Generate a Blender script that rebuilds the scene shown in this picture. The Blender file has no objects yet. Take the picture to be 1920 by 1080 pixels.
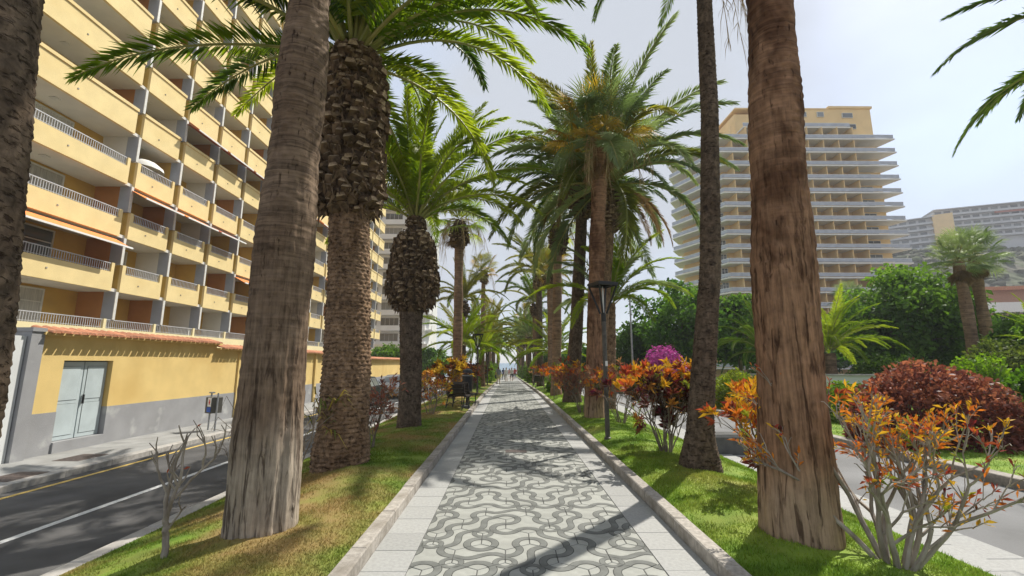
import bpy, bmesh, math, random
import numpy as np
from mathutils import Vector, Matrix

R = math.radians
rng = np.random.default_rng(7)
random.seed(7)
SC = bpy.context.scene
COL = SC.collection

# ------------------------------------------------------------------ camera, sky, sun, exposure
CAM_H = 1.75
cam_d = bpy.data.cameras.new('camera')
cam_d.sensor_width = 36.0
cam_d.lens = 36.0 * 830.0 / 1920.0
cam_d.clip_start = 0.05
cam_d.clip_end = 12000
cam = bpy.data.objects.new('camera', cam_d)
COL.objects.link(cam)
cam.location = (0, 0, CAM_H)
cam.rotation_euler = (R(90) + math.atan(140 / 830.0), 0, -math.atan(7 / 830.0))
SC.camera = cam

SUN_EL, SUN_AZ = 52.0, 47.0          # azimuth from +Y (along the path) towards +X
world = bpy.data.worlds.new('World')
SC.world = world
world.use_nodes = True
wn, wl = world.node_tree.nodes, world.node_tree.links
wn.clear()
w_out = wn.new('ShaderNodeOutputWorld')
w_bg = wn.new('ShaderNodeBackground')
w_bg.inputs['Strength'].default_value = 0.13
w_sky = wn.new('ShaderNodeTexSky')
w_sky.sky_type = 'NISHITA'
w_sky.sun_disc = False
w_sky.sun_elevation = R(SUN_EL)
w_sky.sun_rotation = R(SUN_AZ)
w_sky.air_density = 1.0
w_sky.dust_density = 0.7
w_sky.ozone_density = 1.0
w_tc = wn.new('ShaderNodeTexCoord')
w_map = wn.new('ShaderNodeMapping')
w_map.inputs['Scale'].default_value = (1.0, 1.0, 1.9)
w_map.inputs['Location'].default_value = (0.35, 0.1, 0.0)
w_no = wn.new('ShaderNodeTexNoise')
w_no.inputs['Scale'].default_value = 1.35
w_no.inputs['Detail'].default_value = 5.0
w_no.inputs['Roughness'].default_value = 0.5
w_rp = wn.new('ShaderNodeValToRGB')
w_rp.color_ramp.elements[0].position = 0.30
w_rp.color_ramp.elements[0].color = (0.66, 0.66, 0.66, 1)
w_rp.color_ramp.elements[1].position = 0.60
w_rp.color_ramp.elements[1].color = (1.0, 1.0, 1.0, 1)
w_mix = wn.new('ShaderNodeMixRGB')
w_mix.inputs['Color2'].default_value = (1.93, 2.06, 2.29, 1)
wl.new(w_tc.outputs['Generated'], w_map.inputs['Vector'])
wl.new(w_map.outputs['Vector'], w_no.inputs['Vector'])
wl.new(w_no.outputs['Fac'], w_rp.inputs['Fac'])
wl.new(w_rp.outputs['Color'], w_mix.inputs['Fac'])
wl.new(w_sky.outputs['Color'], w_mix.inputs['Color1'])
wl.new(w_mix.outputs['Color'], w_bg.inputs['Color'])
wl.new(w_bg.outputs['Background'], w_out.inputs['Surface'])

sun_d = bpy.data.lights.new('sun', 'SUN')
sun_d.energy = 2.5
sun_d.angle = R(0.6)
sun_d.color = (1.0, 0.95, 0.86)
sun = bpy.data.objects.new('sun', sun_d)
COL.objects.link(sun)
sd = Vector((math.sin(R(SUN_AZ)) * math.cos(R(SUN_EL)), math.cos(R(SUN_AZ)) * math.cos(R(SUN_EL)), math.sin(R(SUN_EL))))
sun.rotation_euler = sd.to_track_quat('Z', 'Y').to_euler()
sun.location = sd * 60

SC.render.engine = 'CYCLES'
SC.cycles.max_bounces = 4
SC.cycles.volume_bounces = 0
SC.cycles.transparent_max_bounces = 8
SC.view_settings.view_transform = 'Standard'
SC.view_settings.look = 'None'
SC.view_settings.gamma = 1.0
SC.view_settings.use_curve_mapping = False
SC.view_settings.exposure = 1.38

# ------------------------------------------------------------------ helpers
def tag(o, label=None, cat=None, group=None, kind=None):
    if label: o['label'] = label
    if cat: o['category'] = cat
    if group: o['group'] = group
    if kind: o['kind'] = kind
    return o

def new_obj(name, data, parent=None, loc=(0, 0, 0), rot=(0, 0, 0), scale=None):
    o = bpy.data.objects.new(name, data)
    COL.objects.link(o)
    o.location = loc
    o.rotation_euler = rot
    if scale is not None:
        o.scale = scale if hasattr(scale, '__len__') else (scale,) * 3
    if parent: o.parent = parent
    return o

def thing(name, label, cat, loc=(0, 0, 0), rotz=0.0, group=None):
    o = new_obj(name, None, None, loc, (0, 0, rotz))
    o.empty_display_size = 0.2
    return tag(o, label, cat, group)

class MB:
    """collects vertices, faces, material indices and vertex colours; build() makes one mesh object"""
    def __init__(s):
        s.v = []; s.f = []; s.mi = []; s.c = []; s.n = 0
    def add(s, V, F, mi=0, col=None):
        V = np.asarray(V, dtype=np.float64).reshape(-1, 3)
        if isinstance(F, np.ndarray):
            s.f.append(F + s.n); s.mi.append(np.full(len(F), mi, dtype=np.int32))
        else:
            by = {}
            for f in F: by.setdefault(len(f), []).append(f)
            for k, fl in by.items():
                s.f.append(np.asarray(fl, dtype=np.int64) + s.n); s.mi.append(np.full(len(fl), mi, dtype=np.int32))
        s.v.append(V)
        if col is None: cc = np.ones((len(V), 4))
        else:
            cc = np.ones((len(V), 4)); cc[:, :3] = col
        s.c.append(cc)
        s.n += len(V)
        return s
    def box(s, x0, x1, y0, y1, z0, z1, mi=0):
        V = [(x0,y0,z0),(x1,y0,z0),(x1,y1,z0),(x0,y1,z0),(x0,y0,z1),(x1,y0,z1),(x1,y1,z1),(x0,y1,z1)]
        return s.add(V, [(0,3,2,1),(4,5,6,7),(0,1,5,4),(1,2,6,5),(2,3,7,6),(3,0,4,7)], mi)
    def bbox(s, x0, x1, y0, y1, z0, z1, b=0.01, mi=0):
        """box with chamfered top edges"""
        V = [(x0,y0,z0),(x1,y0,z0),(x1,y1,z0),(x0,y1,z0),(x0,y0,z1-b),(x1,y0,z1-b),(x1,y1,z1-b),(x0,y1,z1-b),
             (x0+b,y0+b,z1),(x1-b,y0+b,z1),(x1-b,y1-b,z1),(x0+b,y1-b,z1)]
        return s.add(V, [(0,3,2,1),(8,9,10,11),(0,1,5,4),(1,2,6,5),(2,3,7,6),(3,0,4,7),(4,5,9,8),(5,6,10,9),(6,7,11,10),(7,4,8,11)], mi)
    def prism(s, poly, z0, z1, mi=0, mi_top=None, mi_bot=None):
        n = len(poly)
        V = [(p[0], p[1], z0) for p in poly] + [(p[0], p[1], z1) for p in poly]
        s.add(V, [(i, (i+1) % n, n+(i+1) % n, n+i) for i in range(n)], mi)
        s.add([(p[0], p[1], z1) for p in poly], [tuple(range(n))], mi if mi_top is None else mi_top)
        s.add([(p[0], p[1], z0) for p in poly], [tuple(range(n))[::-1]], mi if mi_bot is None else mi_bot)
        return s
    def tube(s, pts, rads, sides=6, mi=0, cap=True, col=None):
        P = np.asarray(pts, dtype=float); n = len(P)
        rads = np.full(n, rads) if np.isscalar(rads) else np.asarray(rads, dtype=float)
        T = np.gradient(P, axis=0); T /= (np.linalg.norm(T, axis=1)[:, None] + 1e-9)
        ref = np.array([0., 0., 1.]) if abs(T[:, 2]).mean() < 0.85 else np.array([1., 0., 0.])
        A = np.cross(T, ref); A /= (np.linalg.norm(A, axis=1)[:, None] + 1e-9)
        B = np.cross(A, T)
        th = np.linspace(0, 2*math.pi, sides, endpoint=False)
        ring = np.cos(th)[None, :, None] * A[:, None, :] + np.sin(th)[None, :, None] * B[:, None, :]
        V = (P[:, None, :] + ring * rads[:, None, None]).reshape(-1, 3)
        i = np.arange(n-1)[:, None] * sides; j = np.arange(sides)[None, :]; j2 = (j+1) % sides
        F = np.stack([i+j, i+sides+j, i+sides+j2, i+j2], -1).reshape(-1, 4)
        s.add(V, F, mi, col)
        if cap:
            s.add(V[-sides:], [tuple(range(sides))[::-1]], mi, col)
            s.add(V[:sides], [tuple(range(sides))], mi, col)
        return s
    def lathe(s, prof, sides=16, mi=0, cx=0, cy=0):
        th = np.linspace(0, 2*math.pi, sides, endpoint=False)
        V = [(cx + r*math.cos(t), cy + r*math.sin(t), z) for r, z in prof for t in th]
        F = []
        for i in range(len(prof)-1):
            for j in range(sides):
                j2 = (j+1) % sides
                F.append((i*sides+j, i*sides+j2, (i+1)*sides+j2, (i+1)*sides+j))
        s.add(V, F, mi)
        if prof[-1][0] > 1e-4: s.add(V[-sides:], [tuple(range(sides))], mi)
        return s
    def mesh(s, name, mats, smooth=False):
        me = bpy.data.meshes.new(name)
        V = np.concatenate(s.v); me.vertices.add(len(V)); me.vertices.foreach_set('co', V.ravel().astype(np.float32))
        tot = np.concatenate([np.full(len(f), f.shape[1], dtype=np.int32) for f in s.f])
        loops = np.concatenate([f.ravel() for f in s.f]).astype(np.int32)
        me.loops.add(len(loops)); me.loops.foreach_set('vertex_index', loops)
        me.polygons.add(len(tot))
        st = np.concatenate([[0], np.cumsum(tot)[:-1]]).astype(np.int32)
        me.polygons.foreach_set('loop_start', st)
        me.polygons.foreach_set('loop_total', tot)
        me.polygons.foreach_set('material_index', np.concatenate(s.mi))
        me.polygons.foreach_set('use_smooth', np.full(len(tot), bool(smooth)))
        a = me.color_attributes.new('Col', 'FLOAT_COLOR', 'POINT')
        a.data.foreach_set('color', np.concatenate(s.c).ravel().astype(np.float32))
        for m in (mats if isinstance(mats, (list, tuple)) else [mats]): me.materials.append(m)
        me.update(calc_edges=True)
        me.validate()
        return me
    def build(s, name, mats, parent=None, smooth=False, loc=(0, 0, 0), rot=(0, 0, 0)):
        return new_obj(name, s.mesh(name, mats, smooth), parent, loc, rot)

# value noise for geometry
_perm = rng.random((64, 64, 64)) if False else rng.random((64, 64))
def vnoise(x, y):
    x = np.asarray(x, float); y = np.asarray(y, float)
    xi = np.floor(x).astype(int); yi = np.floor(y).astype(int); xf = x-xi; yf = y-yi
    u = xf*xf*(3-2*xf); w = yf*yf*(3-2*yf)
    g = lambda a, b: _perm[a % 64, b % 64]
    return (g(xi,yi)*(1-u)+g(xi+1,yi)*u)*(1-w) + (g(xi,yi+1)*(1-u)+g(xi+1,yi+1)*u)*w
def fbm(x, y, o=4):
    r = 0; a = 0.5
    for k in range(o):
        r = r + a*vnoise(x*2**k + 17.3*k, y*2**k + 5.1*k); a *= 0.5
    return r

def gz(Y):
    """the promenade falls gently towards the sea beyond 22 m"""
    Y = np.asarray(Y, float)
    d = np.clip(Y-22, 0, None)
    return -0.018*(np.sqrt(d*d+9)-3)

# ------------------------------------------------------------------ materials
def _nt(name):
    m = bpy.data.materials.new(name); m.use_nodes = True
    n, l = m.node_tree.nodes, m.node_tree.links
    return m, n, l, n['Principled BSDF']

def M(name, col, rough=0.8, var=0.18, scale=6.0, col2=None, bump=0.0, bscale=60.0, bdist=0.01, spec=0.3, metal=0.0,
      stretch=(1, 1, 1), bstretch=(1, 1, 1), rnd=0.0, ramp=(0.35, 0.65), detail=5.0, usecol=False, col3=None, s3=1.0, r3=(0.5, 0.6)):
    m, n, l, b = _nt(name)
    tc = n.new('ShaderNodeTexCoord')
    mp = n.new('ShaderNodeMapping'); mp.inputs['Scale'].default_value = stretch
    no = n.new('ShaderNodeTexNoise'); no.inputs['Scale'].default_value = scale; no.inputs['Detail'].default_value = detail
    rp = n.new('ShaderNodeValToRGB')
    rp.color_ramp.elements[0].position, rp.color_ramp.elements[1].position = ramp
    c2 = col2 if col2 else tuple(min(1, c*(1+var)) for c in col)
    c1 = col if col2 else tuple(c*(1-var) for c in col)
    rp.color_ramp.elements[0].color = (*c1, 1); rp.color_ramp.elements[1].color = (*c2, 1)
    l.new(tc.outputs['Object'], mp.inputs['Vector']); l.new(mp.outputs['Vector'], no.inputs['Vector'])
    l.new(no.outputs['Fac'], rp.inputs['Fac'])
    out = rp.outputs['Color']
    if col3:
        n3 = n.new('ShaderNodeTexNoise'); n3.inputs['Scale'].default_value = s3; n3.inputs['Detail'].default_value = 4
        l.new(tc.outputs['Object'], n3.inputs['Vector'])
        r_ = n.new('ShaderNodeValToRGB'); r_.color_ramp.elements[0].position, r_.color_ramp.elements[1].position = r3
        l.new(n3.outputs['Fac'], r_.inputs['Fac'])
        mx = n.new('ShaderNodeMixRGB'); mx.inputs['Color2'].default_value = (*col3, 1)
        l.new(r_.outputs['Color'], mx.inputs['Fac']); l.new(out, mx.inputs['Color1']); out = mx.outputs['Color']
    if usecol:
        at = n.new('ShaderNodeAttribute'); at.attribute_name = 'Col'
        mx = n.new('ShaderNodeMixRGB'); mx.blend_type = 'MULTIPLY'; mx.inputs['Fac'].default_value = 1
        l.new(out, mx.inputs['Color1']); l.new(at.outputs['Color'], mx.inputs['Color2']); out = mx.outputs['Color']
    if rnd:
        oi = n.new('ShaderNodeObjectInfo')
        mr = n.new('ShaderNodeMapRange'); mr.inputs['To Min'].default_value = 1-rnd; mr.inputs['To Max'].default_value = 1+rnd
        l.new(oi.outputs['Random'], mr.inputs['Value'])
        mx = n.new('ShaderNodeVectorMath'); mx.operation = 'SCALE'
        l.new(out, mx.inputs[0]); l.new(mr.outputs['Result'], mx.inputs['Scale']); out = mx.outputs['Vector']
    l.new(out, b.inputs['Base Color'])
    b.inputs['Roughness'].default_value = rough
    b.inputs['Specular IOR Level'].default_value = spec
    b.inputs['Metallic'].default_value = metal
    if bump:
        mp2 = n.new('ShaderNodeMapping'); mp2.inputs['Scale'].default_value = bstretch
        nb = n.new('ShaderNodeTexNoise'); nb.inputs['Scale'].default_value = bscale; nb.inputs['Detail'].default_value = 4
        bp = n.new('ShaderNodeBump'); bp.inputs['Strength'].default_value = bump; bp.inputs['Distance'].default_value = bdist
        l.new(tc.outputs['Object'], mp2.inputs['Vector']); l.new(mp2.outputs['Vector'], nb.inputs['Vector'])
        l.new(nb.outputs['Fac'], bp.inputs['Height']); l.new(bp.outputs['Normal'], b.inputs['Normal'])
    return m

def LEAF(name, c1, c2, trans=0.45, rough=0.45, rnd=0.25, usecol=False, scale=0.8, tcol=None):
    """thin leaf: gloss on the face, light passing through; tone differs from leaf to leaf"""
    m, n, l, b = _nt(name)
    tc = n.new('ShaderNodeTexCoord')
    no = n.new('ShaderNodeTexNoise'); no.inputs['Scale'].default_value = scale; no.inputs['Detail'].default_value = 3
    oi = n.new('ShaderNodeObjectInfo')
    ad = n.new('ShaderNodeMath'); ad.operation = 'ADD'
    sb = n.new('ShaderNodeMath'); sb.operation = 'MULTIPLY_ADD'; sb.inputs[1].default_value = rnd*2; sb.inputs[2].default_value = -rnd
    l.new(tc.outputs['Object'], no.inputs['Vector'])
    l.new(oi.outputs['Random'], sb.inputs[0])
    l.new(no.outputs['Fac'], ad.inputs[0]); l.new(sb.outputs['Value'], ad.inputs[1])
    rp = n.new('ShaderNodeValToRGB')
    rp.color_ramp.elements[0].position = 0.3; rp.color_ramp.elements[1].position = 0.7
    rp.color_ramp.elements[0].color = (*c1, 1); rp.color_ramp.elements[1].color = (*c2, 1)
    l.new(ad.outputs['Value'], rp.inputs['Fac'])
    out = rp.outputs['Color']
    if usecol:
        at = n.new('ShaderNodeAttribute'); at.attribute_name = 'Col'
        mx = n.new('ShaderNodeMixRGB'); mx.blend_type = 'MULTIPLY'; mx.inputs['Fac'].default_value = 1
        l.new(out, mx.inputs['Color1']); l.new(at.outputs['Color'], mx.inputs['Color2']); out = mx.outputs['Color']
    l.new(out, b.inputs['Base Color'])
    b.inputs['Roughness'].default_value = rough
    b.inputs['Specular IOR Level'].default_value = 0.22
    tr = n.new('ShaderNodeBsdfTranslucent')
    br = n.new('ShaderNodeMixRGB'); br.blend_type = 'MULTIPLY'; br.inputs['Fac'].default_value = 1.0
    br.inputs['Color2'].default_value = (*(tcol or (1.25, 1.3, 0.55)), 1)
    l.new(out, br.inputs['Color1']); l.new(br.outputs['Color'], tr.inputs['Color'])
    ms = n.new('ShaderNodeMixShader'); ms.inputs['Fac'].default_value = trans
    l.new(b.outputs['BSDF'], ms.inputs[1]); l.new(tr.outputs['BSDF'], ms.inputs[2])
    l.new(ms.outputs['Shader'], n['Material Output'].inputs['Surface'])
    return m

def GLASS(name, col=(0.05, 0.06, 0.07), rough=0.08):
    m, n, l, b = _nt(name)
    tc = n.new('ShaderNodeTexCoord'); oi = n.new('ShaderNodeObjectInfo')
    mr = n.new('ShaderNodeMapRange'); mr.inputs['To Min'].default_value = 0.5; mr.inputs['To Max'].default_value = 2.2
    vm = n.new('ShaderNodeVectorMath'); vm.operation = 'SCALE'; vm.inputs[0].default_value = col
    l.new(oi.outputs['Random'], mr.inputs['Value']); l.new(mr.outputs['Result'], vm.inputs['Scale'])
    l.new(vm.outputs['Vector'], b.inputs['Base Color'])
    b.inputs['Roughness'].default_value = rough; b.inputs['Specular IOR Level'].default_value = 0.6
    no = n.new('ShaderNodeTexNoise'); no.inputs['Scale'].default_value = 1.2
    bp = n.new('ShaderNodeBump'); bp.inputs['Strength'].default_value = 0.05; bp.inputs['Distance'].default_value = 0.05
    l.new(tc.outputs['Object'], no.inputs['Vector']); l.new(no.outputs['Fac'], bp.inputs['Height']); l.new(bp.outputs['Normal'], b.inputs['Normal'])
    return m

MT = {}
MT['mortar'] = M('mortar', (0.10, 0.10, 0.095), 0.95, bump=0.3, bscale=80)
MT['tile_light'] = M('tile_light', (0.325, 0.33, 0.30), 0.75, var=0.10, scale=9, bump=0.25, bscale=180, bdist=0.003, rnd=0.06, spec=0.35, col3=(0.235, 0.235, 0.215), s3=2.2, r3=(0.55, 0.85))
MT['tile_dark'] = M('tile_dark', (0.150, 0.155, 0.143), 0.75, var=0.15, scale=9, bump=0.25, bscale=180, bdist=0.003, rnd=0.08, spec=0.35)
MT['tile_groove'] = M('tile_groove', (0.055, 0.055, 0.05), 0.95)
MT['slab'] = M('slab', (0.34, 0.34, 0.325), 0.8, var=0.09, scale=30, bump=0.2, bscale=220, bdist=0.003, rnd=0.07, col3=(0.29, 0.285, 0.27), s3=1.6, r3=(0.5, 0.8))
MT['kerb'] = M('kerb', (0.36, 0.33, 0.29), 0.9, var=0.2, scale=22, bump=0.4, bscale=120, bdist=0.006, rnd=0.12, col3=(0.20, 0.175, 0.14), s3=2.4, r3=(0.45, 0.75))
MT['kerb_pale'] = M('kerb_pale', (0.38, 0.36, 0.33), 0.9, var=0.15, scale=12, bump=0.3, bscale=120, bdist=0.006, rnd=0.08, col3=(0.33, 0.31, 0.28), s3=1.3, r3=(0.5, 0.8))
MT['pavement'] = M('pavement', (0.28, 0.28, 0.27), 0.9, var=0.15, scale=2.5, bump=0.3, bscale=90, bdist=0.006, col3=(0.25, 0.245, 0.23), s3=0.7, r3=(0.5, 0.75))
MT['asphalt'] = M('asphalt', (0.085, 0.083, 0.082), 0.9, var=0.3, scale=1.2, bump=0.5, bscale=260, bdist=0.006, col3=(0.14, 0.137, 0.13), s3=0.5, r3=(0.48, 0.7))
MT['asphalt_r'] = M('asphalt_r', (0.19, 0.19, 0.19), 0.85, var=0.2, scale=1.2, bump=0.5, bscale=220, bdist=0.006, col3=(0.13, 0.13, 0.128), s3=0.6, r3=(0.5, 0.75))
MT['paint_white'] = M('paint_white', (0.62, 0.62, 0.60), 0.8, var=0.12, scale=18, col3=(0.25, 0.25, 0.24), s3=30, r3=(0.62, 0.72))
MT['paint_yellow'] = M('paint_yellow', (0.56, 0.40, 0.12), 0.8, var=0.15, scale=18, col3=(0.2, 0.17, 0.1), s3=25, r3=(0.6, 0.72))
MT['earth'] = M('earth', (0.16, 0.125, 0.085), 0.95, var=0.3, scale=1.0, bump=0.4, bscale=20)
MT['iron'] = M('iron', (0.12, 0.095, 0.085), 0.6, var=0.25, scale=20, bump=0.5, bscale=60, bdist=0.004, metal=0.4)
MT['black_metal'] = M('black_metal', (0.018, 0.018, 0.019), 0.45, var=0.2, scale=20, spec=0.5, metal=0.2)
MT['post_metal'] = M('post_metal', (0.085, 0.078, 0.066), 0.5, var=0.25, scale=14, spec=0.5, metal=0.2)
MT['grey_metal'] = M('grey_metal', (0.33, 0.34, 0.35), 0.5, var=0.15, scale=12, metal=0.4)
MT['lamp_glass'] = M('lamp_glass', (0.62, 0.62, 0.58), 0.3, var=0.08)
MT['white'] = M('white', (0.74, 0.74, 0.72), 0.6, var=0.06, scale=5)
MT['sea'] = M('sea', (0.05, 0.13, 0.20), 0.25, var=0.15, scale=0.02, bump=0.5, bscale=0.4, bdist=0.3, spec=0.5)
# lawn: green with worn straw patches; blades and soil share the colours
def LAWN(name, dark, light, straw, s_patch, r_patch, trans=False):
    m, n, l, b = _nt(name)
    tc = n.new('ShaderNodeTexCoord')
    n1 = n.new('ShaderNodeTexNoise'); n1.inputs['Scale'].default_value = 2.4; n1.inputs['Detail'].default_value = 5
    n2 = n.new('ShaderNodeTexNoise'); n2.inputs['Scale'].default_value = s_patch; n2.inputs['Detail'].default_value = 4; n2.inputs['Roughness'].default_value = 0.6
    l.new(tc.outputs['Object'], n1.inputs['Vector']); l.new(tc.outputs['Object'], n2.inputs['Vector'])
    r1 = n.new('ShaderNodeValToRGB'); r1.color_ramp.elements[0].position = 0.35; r1.color_ramp.elements[1].position = 0.65
    r1.color_ramp.elements[0].color = (*dark, 1); r1.color_ramp.elements[1].color = (*light, 1)
    r2 = n.new('ShaderNodeValToRGB'); r2.color_ramp.elements[0].position, r2.color_ramp.elements[1].position = r_patch
    l.new(n1.outputs['Fac'], r1.inputs['Fac']); l.new(n2.outputs['Fac'], r2.inputs['Fac'])
    mx = n.new('ShaderNodeMixRGB'); mx.inputs['Color2'].default_value = (*straw, 1)
    l.new(r2.outputs['Color'], mx.inputs['Fac']); l.new(r1.outputs['Color'], mx.inputs['Color1'])
    at = n.new('ShaderNodeAttribute'); at.attribute_name = 'Col'
    m2 = n.new('ShaderNodeMixRGB'); m2.blend_type = 'MULTIPLY'; m2.inputs['Fac'].default_value = 1
    l.new(mx.outputs['Color'], m2.inputs['Color1']); l.new(at.outputs['Color'], m2.inputs['Color2'])
    l.new(m2.outputs['Color'], b.inputs['Base Color'])
    b.inputs['Roughness'].default_value = 0.8; b.inputs['Specular IOR Level'].default_value = 0.15
    nb = n.new('ShaderNodeTexNoise'); nb.inputs['Scale'].default_value = 70; nb.inputs['Detail'].default_value = 3
    bp = n.new('ShaderNodeBump'); bp.inputs['Strength'].default_value = 0.6; bp.inputs['Distance'].default_value = 0.02
    l.new(tc.outputs['Object'], nb.inputs['Vector']); l.new(nb.outputs['Fac'], bp.inputs['Height'])
    if not trans: l.new(bp.outputs['Normal'], b.inputs['Normal'])
    else:
        tr = n.new('ShaderNodeBsdfTranslucent'); l.new(m2.outputs['Color'], tr.inputs['Color'])
        ms = n.new('ShaderNodeMixShader'); ms.inputs['Fac'].default_value = 0.4
        l.new(b.outputs['BSDF'], ms.inputs[1]); l.new(tr.outputs['BSDF'], ms.inputs[2]); l.new(ms.outputs['Shader'], n['Material Output'].inputs['Surface'])
    return m
LG = ((0.10, 0.18, 0.022), (0.21, 0.29, 0.045))
MT['lawn_l'] = LAWN('lawn_l', *LG, (0.27, 0.19, 0.075), 0.55, (0.42, 0.60))
MT['blade_l'] = LAWN('blade_l', *LG, (0.33, 0.24, 0.10), 0.55, (0.42, 0.60), True)
MT['lawn_r'] = LAWN('lawn_r', (0.11, 0.20, 0.022), (0.22, 0.32, 0.045), (0.29, 0.27, 0.07), 0.5, (0.5, 0.75))
MT['blade_r'] = LAWN('blade_r', (0.12, 0.22, 0.022), (0.26, 0.37, 0.05), (0.34, 0.32, 0.09), 0.5, (0.5, 0.75), True)
# ------------------------------------------------------------------ the setting: ground, path, lawns, roads
PL, PR = -1.26, 1.75          # walking surface
TL, TR = -0.86, 1.34          # patterned part
Y0, YE = -3.0, 165.0
YS = np.concatenate([np.arange(Y0, 30, 0.5), np.arange(30, YE+1, 3.0)])

def sheet(name, xs, zs, mat, ys=YS, noise=0.0, label=None, cat=None, slope=True, sm=True, kind='structure'):
    xs = np.asarray(xs, float); zs = np.asarray(zs, float)
    X, Y = np.meshgrid(xs, ys, indexing='ij')
    Z = np.repeat(zs[:, None], len(ys), 1) + (gz(Y) if slope else 0)
    if noise: Z = Z + noise*(fbm(X*1.1+30, Y*1.1+30)-0.47)
    nx, ny = X.shape
    i = np.arange(nx-1)[:, None]*ny; j = np.arange(ny-1)[None, :]
    F = np.stack([i+j, i+ny+j, i+ny+j+1, i+j+1], -1).reshape(-1, 4)
    o = MB().add(np.stack([X, Y, Z], -1).reshape(-1, 3), F).build(name, mat, smooth=sm)
    return tag(o, label, cat, kind=kind)

LX = np.array([-4.32, -4.05, -3.6, -3.1, -2.5, -2.0, -1.65, -1.40])
LZ = np.array([-0.275, -0.22, -0.08, 0.04, 0.115, 0.13, 0.11, 0.085])
RX = np.array([1.89, 2.1, 2.5, 2.9, 3.3, 3.7, 4.22])
RZ = np.array([0.085, 0.125, 0.16, 0.14, 0.09, 0.02, -0.075])
def lawn_z(X, Y):
    X = np.asarray(X, float); Y = np.asarray(Y, float)
    zl = np.interp(X, LX, LZ); el = np.clip(np.minimum(X+4.32, -1.40-X)/0.3, 0, 1)
    zr = np.interp(X, RX, RZ); er = np.clip(np.minimum(X-1.89, 4.22-X)/0.3, 0, 1)
    z = np.where(X < 0, zl, zr); e = np.where(X < 0, el, er)
    return z + gz(Y) + e*(0.16*(fbm(X*0.9+30, Y*0.7+30)-0.47) + 0.05*(fbm(X*4+9, Y*4+3, 2)-0.37))
def far_z(X, Y):
    return -0.06 + 0.02*np.clip(np.asarray(X)-8.3, 0, 12) + gz(Y)

o = sheet('ground', [-260, -60, -30, 60, 160, 420], [-1.6, -0.9, -0.75, -0.75, -0.9, -1.6], MT['earth'], ys=np.concatenate([np.arange(-60, 166, 4.0)]), label='bare brown earth under the gardens and streets', cat='ground', sm=False)
sea = MB(); sea.add([(-6000, 166, -9), (6000, 166, -9), (6000, 9000, -9), (-6000, 9000, -9)], [(0, 1, 2, 3)])
tag(sea.build('sea', MT['sea']), 'pale blue sea beyond the far end of the promenade', 'sea', kind='structure')

path = sheet('path', [PL, PR], [-0.009, -0.009], MT['mortar'], label='grey promenade paved with curling ribbon tiles between palms', cat='path')

# --- hexagonal ribbon tiles
HA = 0.275                                     # side of a hexagon
HW, HH = HA*math.sqrt(3), HA*1.5
def hexv(k): return (HA*math.cos(R(30+60*k)), HA*math.sin(R(30+60*k)))
def arc_strip(cx, cy, r0, r1, a0, a1, z, n=10):
    V = []; 
    for i in range(n+1):
        a = a0+(a1-a0)*i/n
        V += [(cx+r0*math.cos(a), cy+r0*math.sin(a), z), (cx+r1*math.cos(a), cy+r1*math.sin(a), z)]
    return V, [(2*i, 2*i+1, 2*i+3, 2*i+2) for i in range(n)]
def wave_strip(k, w, z, n=10):
    """a gentle S from edge k to the opposite edge"""
    d = HW/2; ang = R(60*k+60)
    V = []
    for i in range(n+1):
        t = -1+2*i/n
        x = d*t; y = 0.05*math.sin(math.pi*t)
        dy = 0.05*math.pi*math.cos(math.pi*t)/d if abs(t) < 0.99 else 0
        nx, ny = -dy, 1.0; q = math.hypot(nx, ny); nx /= q; ny /= q
        for sgn in (-1, 1):
            px, py = x+sgn*w*nx, y+sgn*w*ny
            V.append((px*math.cos(ang)-py*math.sin(ang), px*math.sin(ang)+py*math.cos(ang), z))
    return V, [(2*i, 2*i+2, 2*i+3, 2*i+1) for i in range(n)]
def tile_type(i, j):
    """which corners carry the wide ribbon: 0 = corners 0,2,4; 1 = corners 1,3,5; 2.. = two corners and a wave"""
    t = (i + (j//2) + 2*(j % 2)) % 3
    q = (i*2 + j) % 4
    if t == 0: return ('A', 0) if q % 2 == 0 else ('A', 1)
    if t == 1: return ('W', (j+i) % 3)
    return ('A', 1) if q == 1 else ('W', (i+2*j) % 3)
def tile_arcs(tp):
    if tp[0] == 'A': return {0, 2, 4} if tp[1] == 0 else {1, 3, 5}
    return {tp[1], tp[1]+3}
def vert_key(cx, cy, k):
    vx, vy = hexv(k); return (round((cx+vx)*50), round((cy+vy)*50))
def hex_c(i, j): return (TL + 0.12 + i*HW + (0.5*HW if j % 2 else 0), Y0 + j*HH)
GRID = {}
vuse = {}
for j in range(int((62-Y0)/HH)):
    for i in range(-1, 8):
        c = hex_c(i, j)
        if c[0] < TL-HW*0.48 or c[0] > TR+HW*0.48: continue
        GRID[(i, j)] = tile_type(i, j)
        arcs = tile_arcs(GRID[(i, j)])
        for k in range(6): vuse.setdefault(vert_key(*c, k), []).append(k in arcs)
BW = 0.032
_tc = {}
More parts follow.
